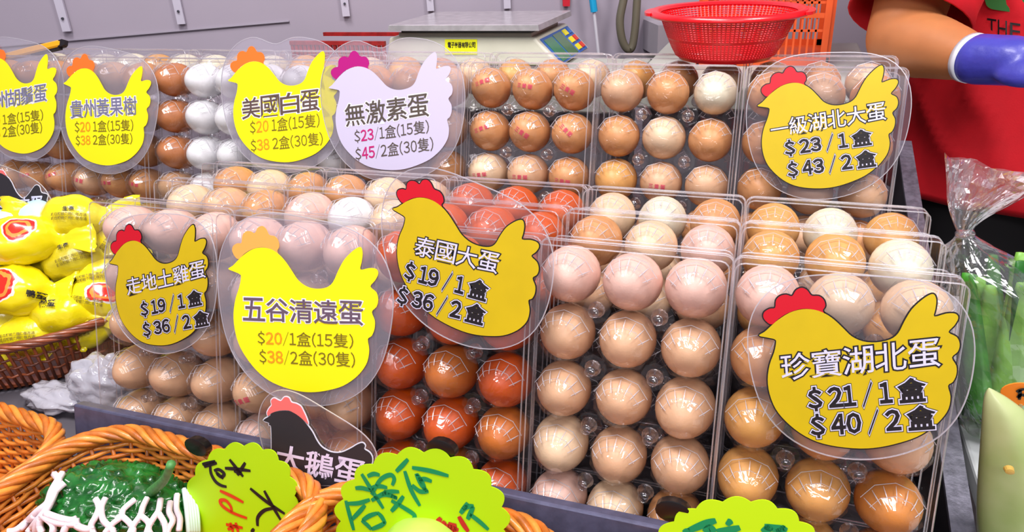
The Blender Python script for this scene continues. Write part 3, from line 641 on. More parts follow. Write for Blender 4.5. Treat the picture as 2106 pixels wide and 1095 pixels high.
# ------------------------------------------------------------------ yellow-wrapped eggs
def wrap_mat(name, patch, hue):
    m = bpy.data.materials.new(name); m.use_nodes = True; N = m.node_tree.nodes; K = m.node_tree.links; b = N['Principled BSDF']
    tc = N.new('ShaderNodeTexCoord'); mp = N.new('ShaderNodeMapping'); mp.inputs['Location'].default_value = (-patch[0], -patch[1], 0); K.new(tc.outputs['Object'], mp.inputs[0])
    v = N.new('ShaderNodeVectorMath'); v.operation = 'MULTIPLY'; v.inputs[1].default_value = (1 / patch[2], 1 / patch[3], 8); K.new(mp.outputs[0], v.inputs[0])
    ln = N.new('ShaderNodeVectorMath'); ln.operation = 'LENGTH'; K.new(v.outputs[0], ln.inputs[0])
    nz = N.new('ShaderNodeTexNoise'); nz.inputs['Scale'].default_value = 55; K.new(tc.outputs['Object'], nz.inputs[0])
    ad = N.new('ShaderNodeMath'); ad.operation = 'MULTIPLY_ADD'; ad.inputs[1].default_value = .9; K.new(nz.outputs[0], ad.inputs[0]); K.new(ln.outputs['Value'], ad.inputs[2])
    r = N.new('ShaderNodeValToRGB'); r.color_ramp.interpolation = 'CONSTANT'; e = r.color_ramp.elements
    e[0].position = 0; e[0].color = L((226, 40, 24)); e[1].position = .999; e[1].color = L(hue)
    for p, c in ((.42, (255, 150, 60)), (.52, (222, 40, 30)), (.60, (240, 236, 226)), (.66, hue)): x = e.new(p); x.color = L(c)
    sc = N.new('ShaderNodeMath'); sc.operation = 'MULTIPLY'; sc.inputs[1].default_value = .46; K.new(ad.outputs[0], sc.inputs[0]); K.new(sc.outputs[0], r.inputs[0]); K.new(r.outputs[0], b.inputs['Base Color'])
    b.inputs['Roughness'].default_value = .22; b.inputs['Coat Weight'].default_value = .5
    n2 = N.new('ShaderNodeTexNoise'); n2.inputs['Scale'].default_value = 110; n2.inputs['Distortion'].default_value = 1; K.new(tc.outputs['Object'], n2.inputs[0])
    bp = N.new('ShaderNodeBump'); bp.inputs['Strength'].default_value = .5; bp.inputs['Distance'].default_value = .002; K.new(n2.outputs[0], bp.inputs[0]); K.new(bp.outputs[0], b.inputs['Normal'])
    return m
def plain_wrap(hue):
    return mat('wrap_plain_%d' % hue[0], hue, .22, var=.06, vscale=60, bump=.7, bscale=110, coat=.5)
WN_ = Vector((.42, -.66, .62)).normalized()
PW = Vector((-.735, .02, -.128))
def wrapped(label, px, py, lift, ang, s, m, wingl=.028, wingr=.028, chars='', cpos=(0, 0), csz=.010, seed=0, la=.030):
    c = onplane(px, py, PW, WN_) + WN_ * lift
    # local frame: z towards the viewer, x in the plane turned by ang
    ex = (RM @ Vector((1, 0, 0))); ex = (ex - WN_ * ex.dot(WN_)).normalized(); ey = WN_.cross(ex)
    a = math.radians(ang); x = ex * math.cos(a) + ey * math.sin(a); y = WN_.cross(x)
    R = Matrix((x, y, WN_)).transposed()
    t = thing('wrapped_egg', label, 'wrapped egg', c, 'yellow-wrapped eggs in the dark basket', R)
    A, B, Cc = la * s, .0215 * s, .019 * s; n = 28; rings = []
    xs = [-A - wingl * s + i * wingl * s / 5 for i in range(5)] + [-A + 2 * A * i / 14 for i in range(15)] + [A + wingr * s * (i + 1) / 5 for i in range(5)]
    for X in xs:
        u = abs(X) / A
        if u < 1: k = math.sqrt(max(0, 1 - u * u)); hy = max(B * k, .010 * s); hz = max(Cc * k, .003 * s)
        else:
            wv = (abs(X) - A) / max(1e-6, (wingl if X < 0 else wingr) * s); hy = (.010 + .013 * min(1, wv * 1.2)) * s; hz = .0012
        ring = []
        for j in range(n):
            th = 2 * math.pi * j / n; p = Vector((X, hy * math.cos(th), hz * math.sin(th)))
            if u >= 1: p.z += .0026 * math.sin(p.y / .0042 + seed) + .003 * math.sin(X * 60 + seed * 2); p.x += .002 * math.sin(p.y * 700) if wv > .9 else 0
            d = noise.noise(p * 70 + Vector((seed * 7.1, 0, 0))) * .0035 + abs(noise.noise(p * 140 + Vector((0, seed * 3.3, 0)))) * .0025
            q_ = Vector((0, math.cos(th), math.sin(th))); ring.append(c + R @ (p + q_ * d * (1 if u < 1 else .3)))
        rings.append(ring)
    g = G(); g.loft(rings); g.to('wrapper', m, t, smooth=True)
    for ln_, (chars, cpos, csz, ink) in enumerate(([(chars, cpos, csz, black)] if chars else []) + [('此日期前食用保存方法', (.004 - .006 * (seed % 3), -.010 + .0038 * q_ + .003 * (seed % 2)), .0036, tea_ink) for q_ in range(2 if seed in (1, 2, 6, 7, 9, 10, 12, 4) else 0)]):
        g = G()
        for k, ch in enumerate(chars):
            vs, fs = glyph(ch, .03); out = []
            for p in vs:
                X = cpos[0] * s + (k - (len(chars) - 1) / 2) * csz * 1.02 + (p[0] - .5) * csz; Y = cpos[1] * s + (p[1] - .35) * csz
                rr = min(.97, (X / A) ** 2 + (Y / B) ** 2); out.append(c + R @ Vector((X, Y, Cc * math.sqrt(1 - rr) + .0036)))
            g.add(out, fs)
        g.to('printed_characters', ink, t)
    return t
YW, YW2, YW3 = (244, 226, 20), (232, 214, 24), (206, 190, 30)
wa = wrap_mat('wrap_a', (.008, .006, .016, .014), YW); wb = wrap_mat('wrap_b', (-.008, .0, .022, .020), YW); wc = wrap_mat('wrap_c', (.012, .004, .020, .013), YW)
p1, p2, p3 = plain_wrap(YW), plain_wrap(YW2), plain_wrap(YW3)
wrapped('yellow-wrapped egg lowest at the left, over the dark rim', 60, 688, .000, 8, 1.2, p1, .02, .02, seed=1)
wrapped('yellow-wrapped egg lowest at the right, just above the basket rim', 172, 678, -.004, 20, 1.05, p2, .02, .03, seed=2)
wrapped('yellow-wrapped egg with black characters, low middle of the pile', 135, 648, .010, 4, 1.15, p1, .03, .03, '鹹蛋', (-.006, .006), .009, seed=3)
wrapped('yellow-wrapped egg with red patch at the right end, touching the hen sign', 205, 615, .008, -8, 1.1, wc, .018, .016, seed=4)
wrapped('yellow-wrapped egg with large red patch at the left picture edge', 48, 605, .022, -6, 1.35, wb, .02, .016, '鴨蛋', (.024, -.004), .008, seed=5)
wrapped('yellow-wrapped egg with olive folded wrapper in the middle of the pile', 160, 535, .012, 24, 1.2, p3, .03, .03, '生產', (.0, .006), .006, seed=6)
wrapped('yellow-wrapped egg with twisted end pointing right, above the red-patched one', 205, 572, .006, 14, 1.05, p1, .03, .028, seed=7)
wrapped('yellow-wrapped egg with round red picture, upper left of the pile', 72, 512, .034, 14, 1.35, wa, .022, .028, '鹹蛋', (-.020, -.002), .009, seed=8)
wrapped('yellow-wrapped egg topmost of the pile, beside the black sign', 168, 462, .026, 4, 1.2, p2, .034, .030, '生產', (.004, .002), .006, seed=9)
wrapped('yellow-wrapped egg at the upper right corner, leaning on the front cartons', 226, 500, .004, 60, .9, p1, .02, .03, seed=10)
wrapped('yellow-wrapped egg deep in the left of the pile', 12, 650, .0, 80, 1.1, p3, .02, .02, seed=11)
wrapped('yellow-wrapped egg hidden low behind the large red-patched one', 100, 590, -.012, 40, 1.2, p3, .03, .02, seed=12)
for px, py, r_, lb in ((98, 462, 1.15, 'pale blue egg on top of the wrapped eggs, below the black sign'), (25, 480, 1.1, 'pale blue egg at the left edge, below the black sign')):
    o = bpy.data.objects.new('egg', egg_mesh('pale blue')); COL.objects.link(o); o.matrix_world = Matrix.LocRotScale(onplane(px, py, PW, WN_) + WN_ * .012, Matrix.Rotation(1.4, 3, 'Z'), (r_,) * 3)
    tag(o, lb, 'egg', 'pale blue eggs in the dark basket')
# ------------------------------------------------------------------ crumpled white plastic bags beside the cartons
def crumple(name, label, cat, c, rx, ry, rz, m, seed, amp=.35, f=26, n=40, k=24):
    rings = []
    for i in range(1, k):
        ph = math.pi * i / k; ring = []
        for j in range(n):
            th = 2 * math.pi * j / n; d = Vector((math.sin(ph) * math.cos(th), math.sin(ph) * math.sin(th), math.cos(ph)))
            w = 1 + amp * (abs(noise.noise(d * 2.2 + Vector((seed, 0, 0)))) * 1.4 - .3) + amp * .35 * noise.noise(d * 4 + Vector((0, seed, 0)))
            ring.append(Vector(c) + Vector((d.x * rx, d.y * ry, max(d.z * rz * w, -rz)) if True else 0) * 1.0 + Vector((d.x * rx * (w - 1), d.y * ry * (w - 1), 0)))
        rings.append(ring)
    g = G(); g.loft(rings); o = g.to(name, m, smooth=True); tag(o, label, cat); return o
bagw = film('white_bag', tint=(.8, .8, .85), haze=.62, hazec=(226, 224, 236), gloss=1.5, rough=.2, bump=1.0, bscale=60, cap=.5)
p = onz(215, 800, -.195); crumple('plastic_bag', 'crumpled white plastic bag between the dark basket and the egg cartons', 'plastic bag', (p.x, p.y, -.188), .040, .028, .030, bagw, 3.0, .4)
p = onz(120, 812, -.20); crumple('plastic_bag', 'flat crumpled white plastic bag behind the empty wicker basket', 'plastic bag', (p.x, p.y, -.203), .046, .022, .011, bagw, 5.0, .4)
# ------------------------------------------------------------------ bitter melon in a foam net, chayote
def ray_ell(px, py, c, R, ax, fb):
    o = R.transposed() @ (CAM - c); d = R.transposed() @ ray(px, py); o = Vector((o.x / ax[0], o.y / ax[1], o.z / ax[2])); d = Vector((d.x / ax[0], d.y / ax[1], d.z / ax[2]))
    A = d.dot(d); B = 2 * o.dot(d); Cq = o.dot(o) - 1; D = B * B - 4 * A * Cq
    if D < 0: t = -B / (2 * A)                    # nearest point beside the body
    else: t = (-B - math.sqrt(D)) / (2 * A)
    return CAM + ray(px, py) * t
BM = onz(250, 1052, -.188); BR_ = Matrix.Rotation(math.radians(16), 3, 'Z') @ Matrix.Rotation(math.radians(14), 3, 'Y')
AX = (.066, .044, .036)
gm = mat('bitter_melon_skin', (30, 116, 40), .25, var2=(8, 66, 22), vscale=70, bump=.4, bscale=130, coat=.4)
t = thing('bitter_melon', 'warty dark green bitter melon with its stem, in the wicker basket', 'bitter melon', BM - Vector((0, 0, .038)))
rings = []
for i in range(1, 110):
    ph = math.pi * i / 110; ring = []
    for j in range(150):
        th = 2 * math.pi * j / 150; d = Vector((math.cos(ph), math.sin(ph) * math.cos(th), math.sin(ph) * math.sin(th)))
        rid = abs(math.sin(th * 4.5 + 1.6 * noise.noise(d * 2.5))) ** .6 * .07
        wart = (lambda q: q * q * (3 - 2 * q))(min(1, max(0, noise.noise(Vector((d.x * 13, d.y * 8, d.z * 8))) * 2.2))) * .10
        w = .90 + rid + wart; ring.append(BM + BR_ @ Vector((d.x * AX[0] * (.97 + wart * .5), d.y * AX[1] * w, d.z * AX[2] * w)))
    rings.append(ring)
g = G(); g.loft(rings); g.to('melon_body', gm, t, smooth=True)
s0 = ray_ell(312, 1012, BM, BR_, AX, None); g = G(); e = onplane(352, 955, s0 + Vector((0, -.012, 0)), Vector((0, 1, 0)))
g.tube(smoothpts([tuple(s0 - (e - s0) * .25), tuple(s0), tuple(s0 + (e - s0) * .55 + Vector((.002, 0, -.002))), tuple(e)], 4, False), [.0062, .0058, .0052, .0048, .0044, .0042, .004, .0038, .0036, .0035, .0034, .0033, .0036], 8)
g.to('stem', mat('stem_green', (78, 140, 74), .5, var=.2, vscale=200), t, smooth=True)
foam = mat('foam_net', (244, 226, 234), .6, bump=.3, bscale=500); foamg = mat('foam_net_pale_green', (216, 240, 228), .6)
net = thing('foam_net', 'white foam net sleeve around the bitter melon', 'foam net', onz(243, 1095, -.226))
AXN = tuple(a + .005 for a in AX)
def strand(P, r=.0025, m=foam):
    g = G(); g.tube([ray_ell(x, y, BM, BR_, AXN, None) for x, y in smoothpts(P, 4, False)], r, 6); g.to('strand', m, net, smooth=True)
Z = lambda S: [(x / 2.7726, 700 + y / 2.7726) for x, y in S]
for S in ([(545,905),(565,955),(545,1010),(520,1060),(540,1120)],[(602,900),(578,958),(590,1030),(640,1080),(650,1140)],[(770,910),(705,965),(690,1010),(640,1050),(600,1100)],[(690,1000),(735,1040),(760,1080),(750,1130)],
          [(840,900),(815,950),(800,1000),(765,1050),(735,1110)],[(800,1000),(845,1040),(850,1090),(880,1130)],[(915,905),(905,970),(880,1010),(850,1060),(830,1120)],[(905,990),(935,1040),(945,1090),(940,1130)],
          [(970,920),(965,980),(985,1030),(960,1080),(950,1130)],[(1010,880),(1005,960),(1025,1020),(1020,1090)]): strand(Z(S))
for S in ([(310,765),(335,800),(320,850),(300,900),(270,960),(230,1010),(190,1060),(160,1100)],[(355,760),(330,800),(295,860),(270,930),(210,980),(160,1030),(110,1080)],[(370,815),(320,860),(285,920),(255,985),(215,1040),(205,1095)],
          [(260,990),(330,1015),(400,1030),(435,1020)],[(250,1010),(320,1040),(420,1050),(450,1040)],[(200,1000),(150,1040),(90,1085),(40,1095)],[(240,1000),(300,1050),(300,1100)],[(230,1020),(225,1060),(240,1100)],
          [(430,1020),(440,1060),(500,1080),(530,1060)],[(390,1040),(370,1080),(360,1110)]): strand(Z(S), .0029)
for k in range(5): strand(Z([(1050 + k * 14, 850 + 8 * k), (1062 + k * 13, 930), (1070 + k * 14, 1010), (1078 + k * 13, 1100)]), .0022, foamg)
for k, (x, y) in enumerate(((800, 795), (935, 830), (985, 850), (1010, 830))):
    p = onz(x / 2.7726, 700 + y / 2.7726, -.19); crumple('foam_scrap', 'small ' + ('lilac foam tuft behind the bitter melon, nearest its left' if k == 0 else ('lilac foam tuft just right of the melon stem', 'lilac foam tuft touching the lime card', 'lilac foam tuft highest beside the lime card')[k - 1]), 'foam', (p.x, p.y, p.z), .007, .006, .006, mat('foam_lilac', (206, 196, 226), .7), k + .3, .5, n=14, k=10)
cy = onz(876, 1182, -.180); g = G()
g.loft([[cy + Vector((.040 * (1 + .04 * math.cos(5 * a)) * math.sin(ph) * math.cos(a), .032 * (1 + .04 * math.cos(5 * a)) * math.sin(ph) * math.sin(a), .045 * math.cos(ph))) for a in [2 * math.pi * j / 40 for j in range(40)]] for ph in [math.pi * i / 20 for i in range(1, 20)]])
tag(g.to('chayote', mat('chayote_skin', (176, 214, 84), .35, var=.08, vscale=40, bump=.2), smooth=True), 'pale green chayote in front of the green-lettered lime card', 'chayote')
#PART5
# ------------------------------------------------------------------ counters at the back
ctm = mat('counter_grey', (176, 178, 168), .5, var=.06, vscale=12)
def counter(label, x0, x1, y0, y1, z):
    t = thing('back_counter', label, 'counter', ((x0 + x1) / 2, (y0 + y1) / 2, FLOOR)); g = G(); g.box((x0, y0, z - .03), (x1, y1, z), bev=.003); g.to('counter_top', ctm, t)
    g = G(); g.box((x0 + .02, y0 + .02, FLOOR), (x1 - .02, y1 - .02, z - .03)); g.to('cabinet', mat('cabinet_grey', (120, 118, 124), .6), t); return t
CZ = .045
counter('pale grey counter under the scale', -.66, -.105, .45, .70, CZ)
counter('pale grey counter under the orange crate', -.10, .20, .47, .84, CZ + .005)
# ------------------------------------------------------------------ weighing scale
body_m = mat('scale_beige', (208, 206, 188), .4, var=.03, vscale=30); sil = mat('brushed_steel', (226, 222, 222), .25, metal=.8, var=.12, vscale=60); dk = mat('feet_and_gap_shade', (16, 14, 18), .5)
YS = .60
FT = ony(1100, 78, YS); BT = onz(1192, 47, FT.z); FB = ony(1130, 110, YS); dv = BT - FT; dv.x *= .4; LT = ony(800, 77, YS)
sc_ = thing('weighing_scale', 'beige electronic weighing scale with steel pan, behind the back cartons', 'scale', (LT.x * .5 + FT.x * .5, YS + .1, CZ))
slope = (FB - FT); slope = slope * ((FT.z - CZ - .004) / -slope.z)
bk = Vector((0, dv.y, 0)); L0 = LT; R0 = FT
g = G(); Lb = LT + Vector((-.012, 0, -(LT.z - CZ - .004))); Rb = FT + slope
g.add([L0, R0, Rb, Lb, L0 + bk, R0 + bk, Rb + bk, Lb + bk], [(0, 1, 2, 3), (7, 6, 5, 4), (0, 4, 5, 1), (1, 5, 6, 2), (3, 2, 6, 7), (0, 3, 7, 4)])
bo = g.to('scale_body', body_m, sc_); md = bo.modifiers.new('bevel', 'BEVEL'); md.width = .004; md.segments = 3
for x in (Lb.x + .03, Rb.x - .03):
    for y in (YS + .02, YS + dv.y - .02): g = G(); g.tube([(x, y, CZ), (x, y, CZ + .005)], .010, 12); g.to('foot', dk, sc_)
g = G(); g.box((L0.x + .012, YS + .010, L0.z - .001), (R0.x - .008, YS + dv.y - .02, L0.z + .006), bev=.002); g.to('raised_deck', mat('scale_deck', (176, 170, 160), .45), sc_)
g = G(); g.box((L0.x + .02, YS + .006, L0.z + .006), (R0.x - .008, YS + dv.y - .03, L0.z + .0135)); g.to('pan_support', dk, sc_)  # support coloured near black to paint the shaded gap under the pan
pf = ony(1100, 52, YS - .012); plf = ony(797, 55, YS - .012)
g = G(); z1 = pf.z + .001; z0 = L0.z + .0155; x0, x1, y0, y1 = plf.x, pf.x + .006, YS - .012, YS + dv.y - .002
g.loft([[Vector((x0 + i, y0 + i, z)), Vector((x1 - i, y0 + i, z)), Vector((x1 - i, y1 - i, z)), Vector((x0 + i, y1 - i, z))] for i, z in ((0, z0 - .004), (.0012, z1 - .001), (.003, z1))])
o = g.to('steel_pan', sil, sc_)
# keypad on the sloping end
sd = slope.normalized(); nk = sd.cross(Vector((0, 1, 0))); nk = nk if nk.x > 0 else -nk
def kp(u, v, k): return R0 + Vector((0, dv.y * u, 0)) + slope * v + nk * k
def pad(nm, u0, u1, v0, v1, k, th, m):
    g = G(); g.prism([kp(u0, v0, k), kp(u1, v0, k), kp(u1, v1, k), kp(u0, v1, k)], nk * th); return g.to(nm, m, sc_)
pad('keypad_panel', .06, .94, .10, .96, .0002, .001, mat('panel_blue', (46, 96, 176), .4))
pad('display_window', .10, .34, .18, .92, .0012, .0008, mat('display_green', (20, 120, 70), .2, coat=.6)); pad('display_window', .38, .62, .16, .92, .0012, .0008, mat('display_olive', (58, 110, 60), .2, coat=.6))
for i in range(3): pad('key', .68, .78, .16 + .27 * i, .34 + .27 * i, .0012, .002, mat('key_yellow', (238, 222, 30), .4))
for i in range(3): pad('key', .82, .90, .16 + .27 * i, .34 + .27 * i, .0012, .002, mat('key_red', (214, 60, 40), .4) if i else mat('key_blue', (60, 110, 190), .4))
PS = lambda x, y: ony(x, y, YS - .0012)
lb = [PS(915, 81), PS(981, 81), PS(981, 112), PS(915, 112)]; g = G(); g.prism(lb, Vector((0, .0008, 0))); g.to('yellow_label', mat('label_yellow', (238, 240, 20), .5), sc_)
put_text('label_lettering', '電子衡器有限公司', PS, (921, 98), (978, 98), (921, 87), Vector((0, -.0006, 0)), black, sc_, off=.02)
# ------------------------------------------------------------------ red colander
redp = mat('colander_red', (224, 8, 24), .3, coat=.3, sub=0)
cb = onplane(1490, 117, (0, .345, 0), Vector((0, 1, 0))); zr = ony(1490, 20, .345).z; Rr = (ony(1632, 20, .345) - ony(1348, 20, .345)).length / 2; Rb_ = Rr * .68
t = thing('colander', 'red plastic colander standing on the back egg cartons', 'colander', cb); H_ = zr - cb.z
def rad(k): return Rb_ + (Rr - Rb_) * (k ** .75)
def ring(k, dr=0.0, n=72, dz=0.0): return [cb + Vector(((rad(k) + dr) * math.cos(2 * math.pi * j / n), (rad(k) + dr) * math.sin(2 * math.pi * j / n), H_ * k + dz)) for j in range(n)]
g = G()
for i in range(19): g.tube(ring(.10 + .84 * i / 18), .0009, 4, closed=True)
for j in range(96):
    a = 2 * math.pi * j / 96; g.tube([cb + Vector((rad(k) * math.cos(a), rad(k) * math.sin(a), H_ * k)) for k in (.08, .25, .45, .65, .85, .95)], .00105, 4)
o = g.to('mesh_wall', redp, t); o['kind'] = 'stuff'
g = G(); g.loft([ring(0, -.004), ring(0, 0), ring(.10, .0007), ring(.10, -.0007), ring(0.01, -.003)], caps=False); g.prism(ring(0, -.001), Vector((0, 0, .002))); g.to('base_band', redp, t, smooth=False)
g = G(); g.loft([ring(.44, .0008), ring(.47, .0010), ring(.47, -.0004), ring(.44, -.0004), ring(.44, .0008)], caps=False); g.to('middle_band', redp, t)
g = G(); g.loft([ring(.93, 0), ring(.93, .0008), ring(1, .002, dz=.001), ring(1, .008, dz=.002), ring(1, .010, dz=-.001), ring(1, .011, dz=-.003), ring(1, .010, dz=-.0045), ring(1, .006, dz=-.0005), ring(.97, 0)], caps=False); g.to('rim', redp, t, smooth=True)
for s in (-1, 1):
    g = G(); c0 = cb + Vector((s * (Rr + .010), 0, H_ - .002)); P = [c0 + Vector((s * (.010 * math.cos(a) - .004), .028 * math.sin(a), -.001)) for a in [math.pi * (i / 12 - .5) for i in range(13)]]
    g.prism(P, Vector((0, 0, .003))); g.to('handle', redp, t)
# ------------------------------------------------------------------ orange crate
orc = mat('crate_orange', (214, 84, 32), .45, var=.08, vscale=30)
YC = .62; a = ony(1440, 95, YC); b = ony(1703, 84, YC); zc = CZ + .0055; hC = .19; dC = .17
t = thing('plastic_crate', 'orange plastic crate with open grid sides behind the red colander', 'crate', ((a.x + b.x) / 2, YC + dC / 2, zc))
def face(P0, ex, ey_, W_, H2, out_):
    g = G(); n = int(W_ / .0095)
    def bar(u0, u1, v0, v1, th=.003):
        q = [P0 + ex * u0 + ey_ * v0, P0 + ex * u1 + ey_ * v0, P0 + ex * u1 + ey_ * v1, P0 + ex * u0 + ey_ * v1]; g.prism(q, out_ * th)
    bar(0, W_, 0, .012, .004); bar(0, W_, H2 - .016, H2, .006); bar(0, .008, 0, H2, .005); bar(W_ - .008, W_, 0, H2, .005)
    for z in (.046, .082, .118, .150): bar(.008, W_ - .008, z, z + .003)
    for z in (.064,): bar(.008, W_ - .008, z, z + .006, .004)
    for i in range(1, n): bar(.008 + (W_ - .016) * i / n - .0013, .008 + (W_ - .016) * i / n + .0013, .012, H2 - .016)
    return g
wC = b.x - a.x; X_, Y_, Z_ = Vector((1, 0, 0)), Vector((0, 1, 0)), Vector((0, 0, 1)); P = Vector((a.x, YC, zc))
for o_, e_, w_, n_ in ((P, X_, wC, -Y_), (P + X_ * wC, Y_, dC, X_), (P + Y_ * dC, X_, wC, Y_), (P, Y_, dC, -X_)):
    o = face(o_, e_, Z_, w_, hC, n_).to('grid_side', orc, t); o['kind'] = 'stuff'
g = G(); g.box((a.x, YC, zc), (b.x, YC + dC, zc + .003)); g.to('crate_floor', orc, t)
# dark red crate edge, left of the scale
rdk = mat('tray_dark_red', (150, 26, 26), .5, var=.25, vscale=90)
a = ony(600, 84, .56); b = ony(788, 84, .56); t = thing('plastic_tray', 'dark red slatted tray left of the scale behind the cartons', 'tray', ((a.x + b.x) / 2, .61, CZ))
g = G(); g.box((a.x, .56, CZ), (b.x, .66, CZ + .01), bev=.002); g.box((a.x - .003, .557, a.z - .006), (b.x + .003, .563, a.z)); g.box((a.x - .003, .657, a.z - .006), (b.x + .003, .663, a.z)); g.to('tray_frame', rdk, t)
for i in range(22):
    x = a.x + (b.x - a.x) * i / 21; g = G(); g.box((x - .0025, .558, CZ + .01), (x + .0025, .562, a.z - .005)); g.to('slat', rdk, t)
# things hanging on the wall
g = G(); K_ = .05
g.tube(smoothpts([tuple(onW(x, y, K_)) for x, y in ((1287, -60), (1284, -10), (1275, 40), (1279, 80), (1290, 101), (1300, 96), (1306, 60), (1309, 20), (1312, -30))], 5, False), .0075, 8); tag(g.to('hose', mat('hose_grey', (104, 98, 82), .5), smooth=True), 'grey-brown hose loop hanging between the scale and the colander', 'hose')
t = thing('brush_stick', 'thin white stick with bright blue grip right of the scale', 'stick', onW(1229, 112, .04)); g = G(); g.tube([onW(1214, -40, .04), onW(1222, 24, .04)], .0065, 10); g.to('blue_grip', mat('grip_blue', (20, 160, 210), .4), t, label='bright blue grip')
g = G(); g.tube([onW(1221, 18, .04), onW(1231, 112, .04)], .003, 8); g.to('shaft', mat('shaft_white', (206, 204, 214), .4), t)
g = G(); q = [onW(1157, -12, .01), onW(1173, -12, .01), onW(1172, 13, .01), onW(1158, 13, .01)]; g.prism(q, WN * -.005); tag(g.to('wall_tag', mat('tag_red', (196, 20, 44), .5)), 'small dark red tag on the wall above the scale', 'tag')
# grey boxy fitting behind the colander
p0, p1 = onW(1322, 100, .0), onW(1420, 34, .0); g = G(); c = (p0 + p1) / 2
g.loft([[p + WN * k for p in (p0, Vector((p1.x, p1.y, p0.z)), p1, Vector((p0.x, p0.y, p1.z)))] for k in (.0, .10)]); tag(g.to('wall_box', mat('box_grey', (168, 162, 170), .5)), 'plain grey box on the wall behind the red colander', 'box')
# yellow box cutter lying on the rearmost cartons at left
t = thing('box_cutter', 'yellow box cutter with black tip lying on the left back cartons', 'box cutter', ony(80, 108, .34))
a = ony(20, 116, .34); b = ony(128, 90, .335); e = (b - a).normalized(); yl = mat('cutter_yellow', (248, 176, 12), .35, coat=.3); v = Vector((0, .45, 1)).normalized(); s_ = e.cross(v).normalized()
g = G(); g.loft([[a + e * d + v * y * w + s_ * z * w for y, z in ((-1, -.7), (-.6, -1), (.6, -1), (1, -.7), (1, .7), (.6, 1), (-.6, 1), (-1, .7))] for d, w in ((-.02, .0042), (0, .0050), ((b - a).length * .5, .0054), ((b - a).length * .95, .0050), ((b - a).length, .0040))]); g.to('handle', yl, t, auto=35)
g = G(); g.loft([[b + e * d + v * y * w + s_ * z * w for y, z in ((-1, -.8), (1, -.8), (1, .8), (-1, .8))] for d, w in ((-.004, .0048), (.004, .0050), (.009, .0034))]); g.to('black_tip', black, t)
g = G(); g.loft([[a + e * d - v * .0058 + v * y + s_ * z for y, z in ((-.002, -.003), (.001, -.003), (.001, .003), (-.002, .003))] for d in ((b - a).length * .45, (b - a).length * .98)]); g.to('slider', black, t)
#PART6
# ------------------------------------------------------------------ side table with greens, gourd
g = G(); g.box((.272, -.25, -.20), (.95, .42, -.18), bev=.003); t = thing('side_table', 'white-topped table right of the egg rack', 'table', (.62, .09, FLOOR)); g.to('table_top', mat('table_white', (216, 220, 222), .5), t)
for x in (.34, .9):
    for y in (-.2, .38): g = G(); g.box((x - .02, y - .02, FLOOR), (x + .02, y + .02, -.20)); g.to('leg', dark_steel, t)
YG = .13
def og(x, y, dy=0.0): return ony(x, y, YG + dy)
t = thing('leek_bunch', 'bunch of green leeks with broad leaves inside the clear bag', 'leeks', Vector((og(2070, 860).x, YG, -.18)))
gl = [mat('leek_green', (70, 150, 44), .35, var=.25, vscale=60), mat('leek_light', (136, 196, 80), .35, var=.2, vscale=60), mat('leek_dark', (38, 108, 34), .4, var=.2, vscale=60)]
random.seed(11)
for i in range(22):
    bx = 1992 + i * 9; tx = bx + random.uniform(-30, 60); ty = random.uniform(520, 600); d = random.uniform(-.022, .03)
    A_ = og(bx - 6, 872 + random.uniform(-16, 4), d); B_ = og((bx + tx) / 2 + random.uniform(-8, 8), 720, d); C_ = og(tx, ty, d + random.uniform(-.01, .01)); P = smoothpts([tuple(A_), tuple(B_), tuple(C_)], 5, False); k = len(P)
    g = G(); vs = []; side = Vector((1, random.uniform(-.5, .5), 0)).normalized(); nn = side.cross(Vector((0, 0, 1)))
    for j, p in enumerate(P):
        w = .0115 * (1 - .75 * (j / (k - 1)) ** 2) + .001; p = Vector(p); vs.append([p - side * w, p + nn * .0028 * (1 - j / k) - side * w * .3, p + side * w * .4 + nn * .0022, p + side * w, p + nn * -.0015])
    g.loft(vs); g.to('leaf', gl[i % 3], t, smooth=True)
bagf = film('clear_bag', tint=(.97, .97, .975), haze=.045, hazec=(236, 236, 242), gloss=2.2, rough=.09, bump=1.0, bscale=34, cap=.42)
t = thing('plastic_bag', 'clear knotted plastic bag around the leeks, right edge', 'plastic bag', Vector((og(2070, 860).x, YG, -.18)))
ctr = [(1985, 482, 15, .010), (1992, 500, 30, .018), (2012, 530, 72, .032), (2050, 580, 110, .042), (2062, 650, 122, .046), (2066, 730, 118, .046), (2062, 810, 108, .044), (2058, 868, 92, .036)]
rings = []
for (cx, cy_, hw, dp) in smoothpts(ctr, 4, False):
    c = og(cx, cy_); hx = (og(cx + hw, cy_) - c).length; R_ = []
    for j in range(56):
        th = 2 * math.pi * j / 56; v = Vector((hx * math.cos(th), dp * math.sin(th), 0)); w = 1 + .16 * noise.noise(Vector((math.cos(th) * 2.3, math.sin(th) * 2.3, cy_ * .012))) + .09 * abs(noise.noise(Vector((th * 3, cy_ * .03, 5))))
        R_.append(c + v * w + Vector((0, 0, .004 * noise.noise(Vector((th * 2, cy_ * .02, 9))))))
    rings.append(R_)
g = G(); g.loft(rings); g.to('bag_body', bagf, t)
rings = []                                   # flared, crumpled mouth above the knot
for (cx, cy_, hw, lean) in smoothpts([(1985, 482, 15, 0), (1984, 462, 24, 0), (1998, 425, 50, .0), (2028, 385, 82, .0), (2050, 345, 108, .0)], 4, False):
    R_ = []
    for j in range(48):
        th = 2 * math.pi * j / 48; f = (482 - cy_) / 137; x = cx + hw * math.cos(th); y = cy_ + (math.cos(th) * 26 * f) + 12 * f * noise.noise(Vector((th * 2, f * 3, 2)))
        R_.append(og(x, y, .006 * math.sin(th) + f * .018 * math.sin(th * 3 + 1) + .010 * f * noise.noise(Vector((th * 4, f * 5, 7)))))
    rings.append(R_)
g = G(); g.loft(rings, caps=False); g.to('bag_mouth', bagf, t)
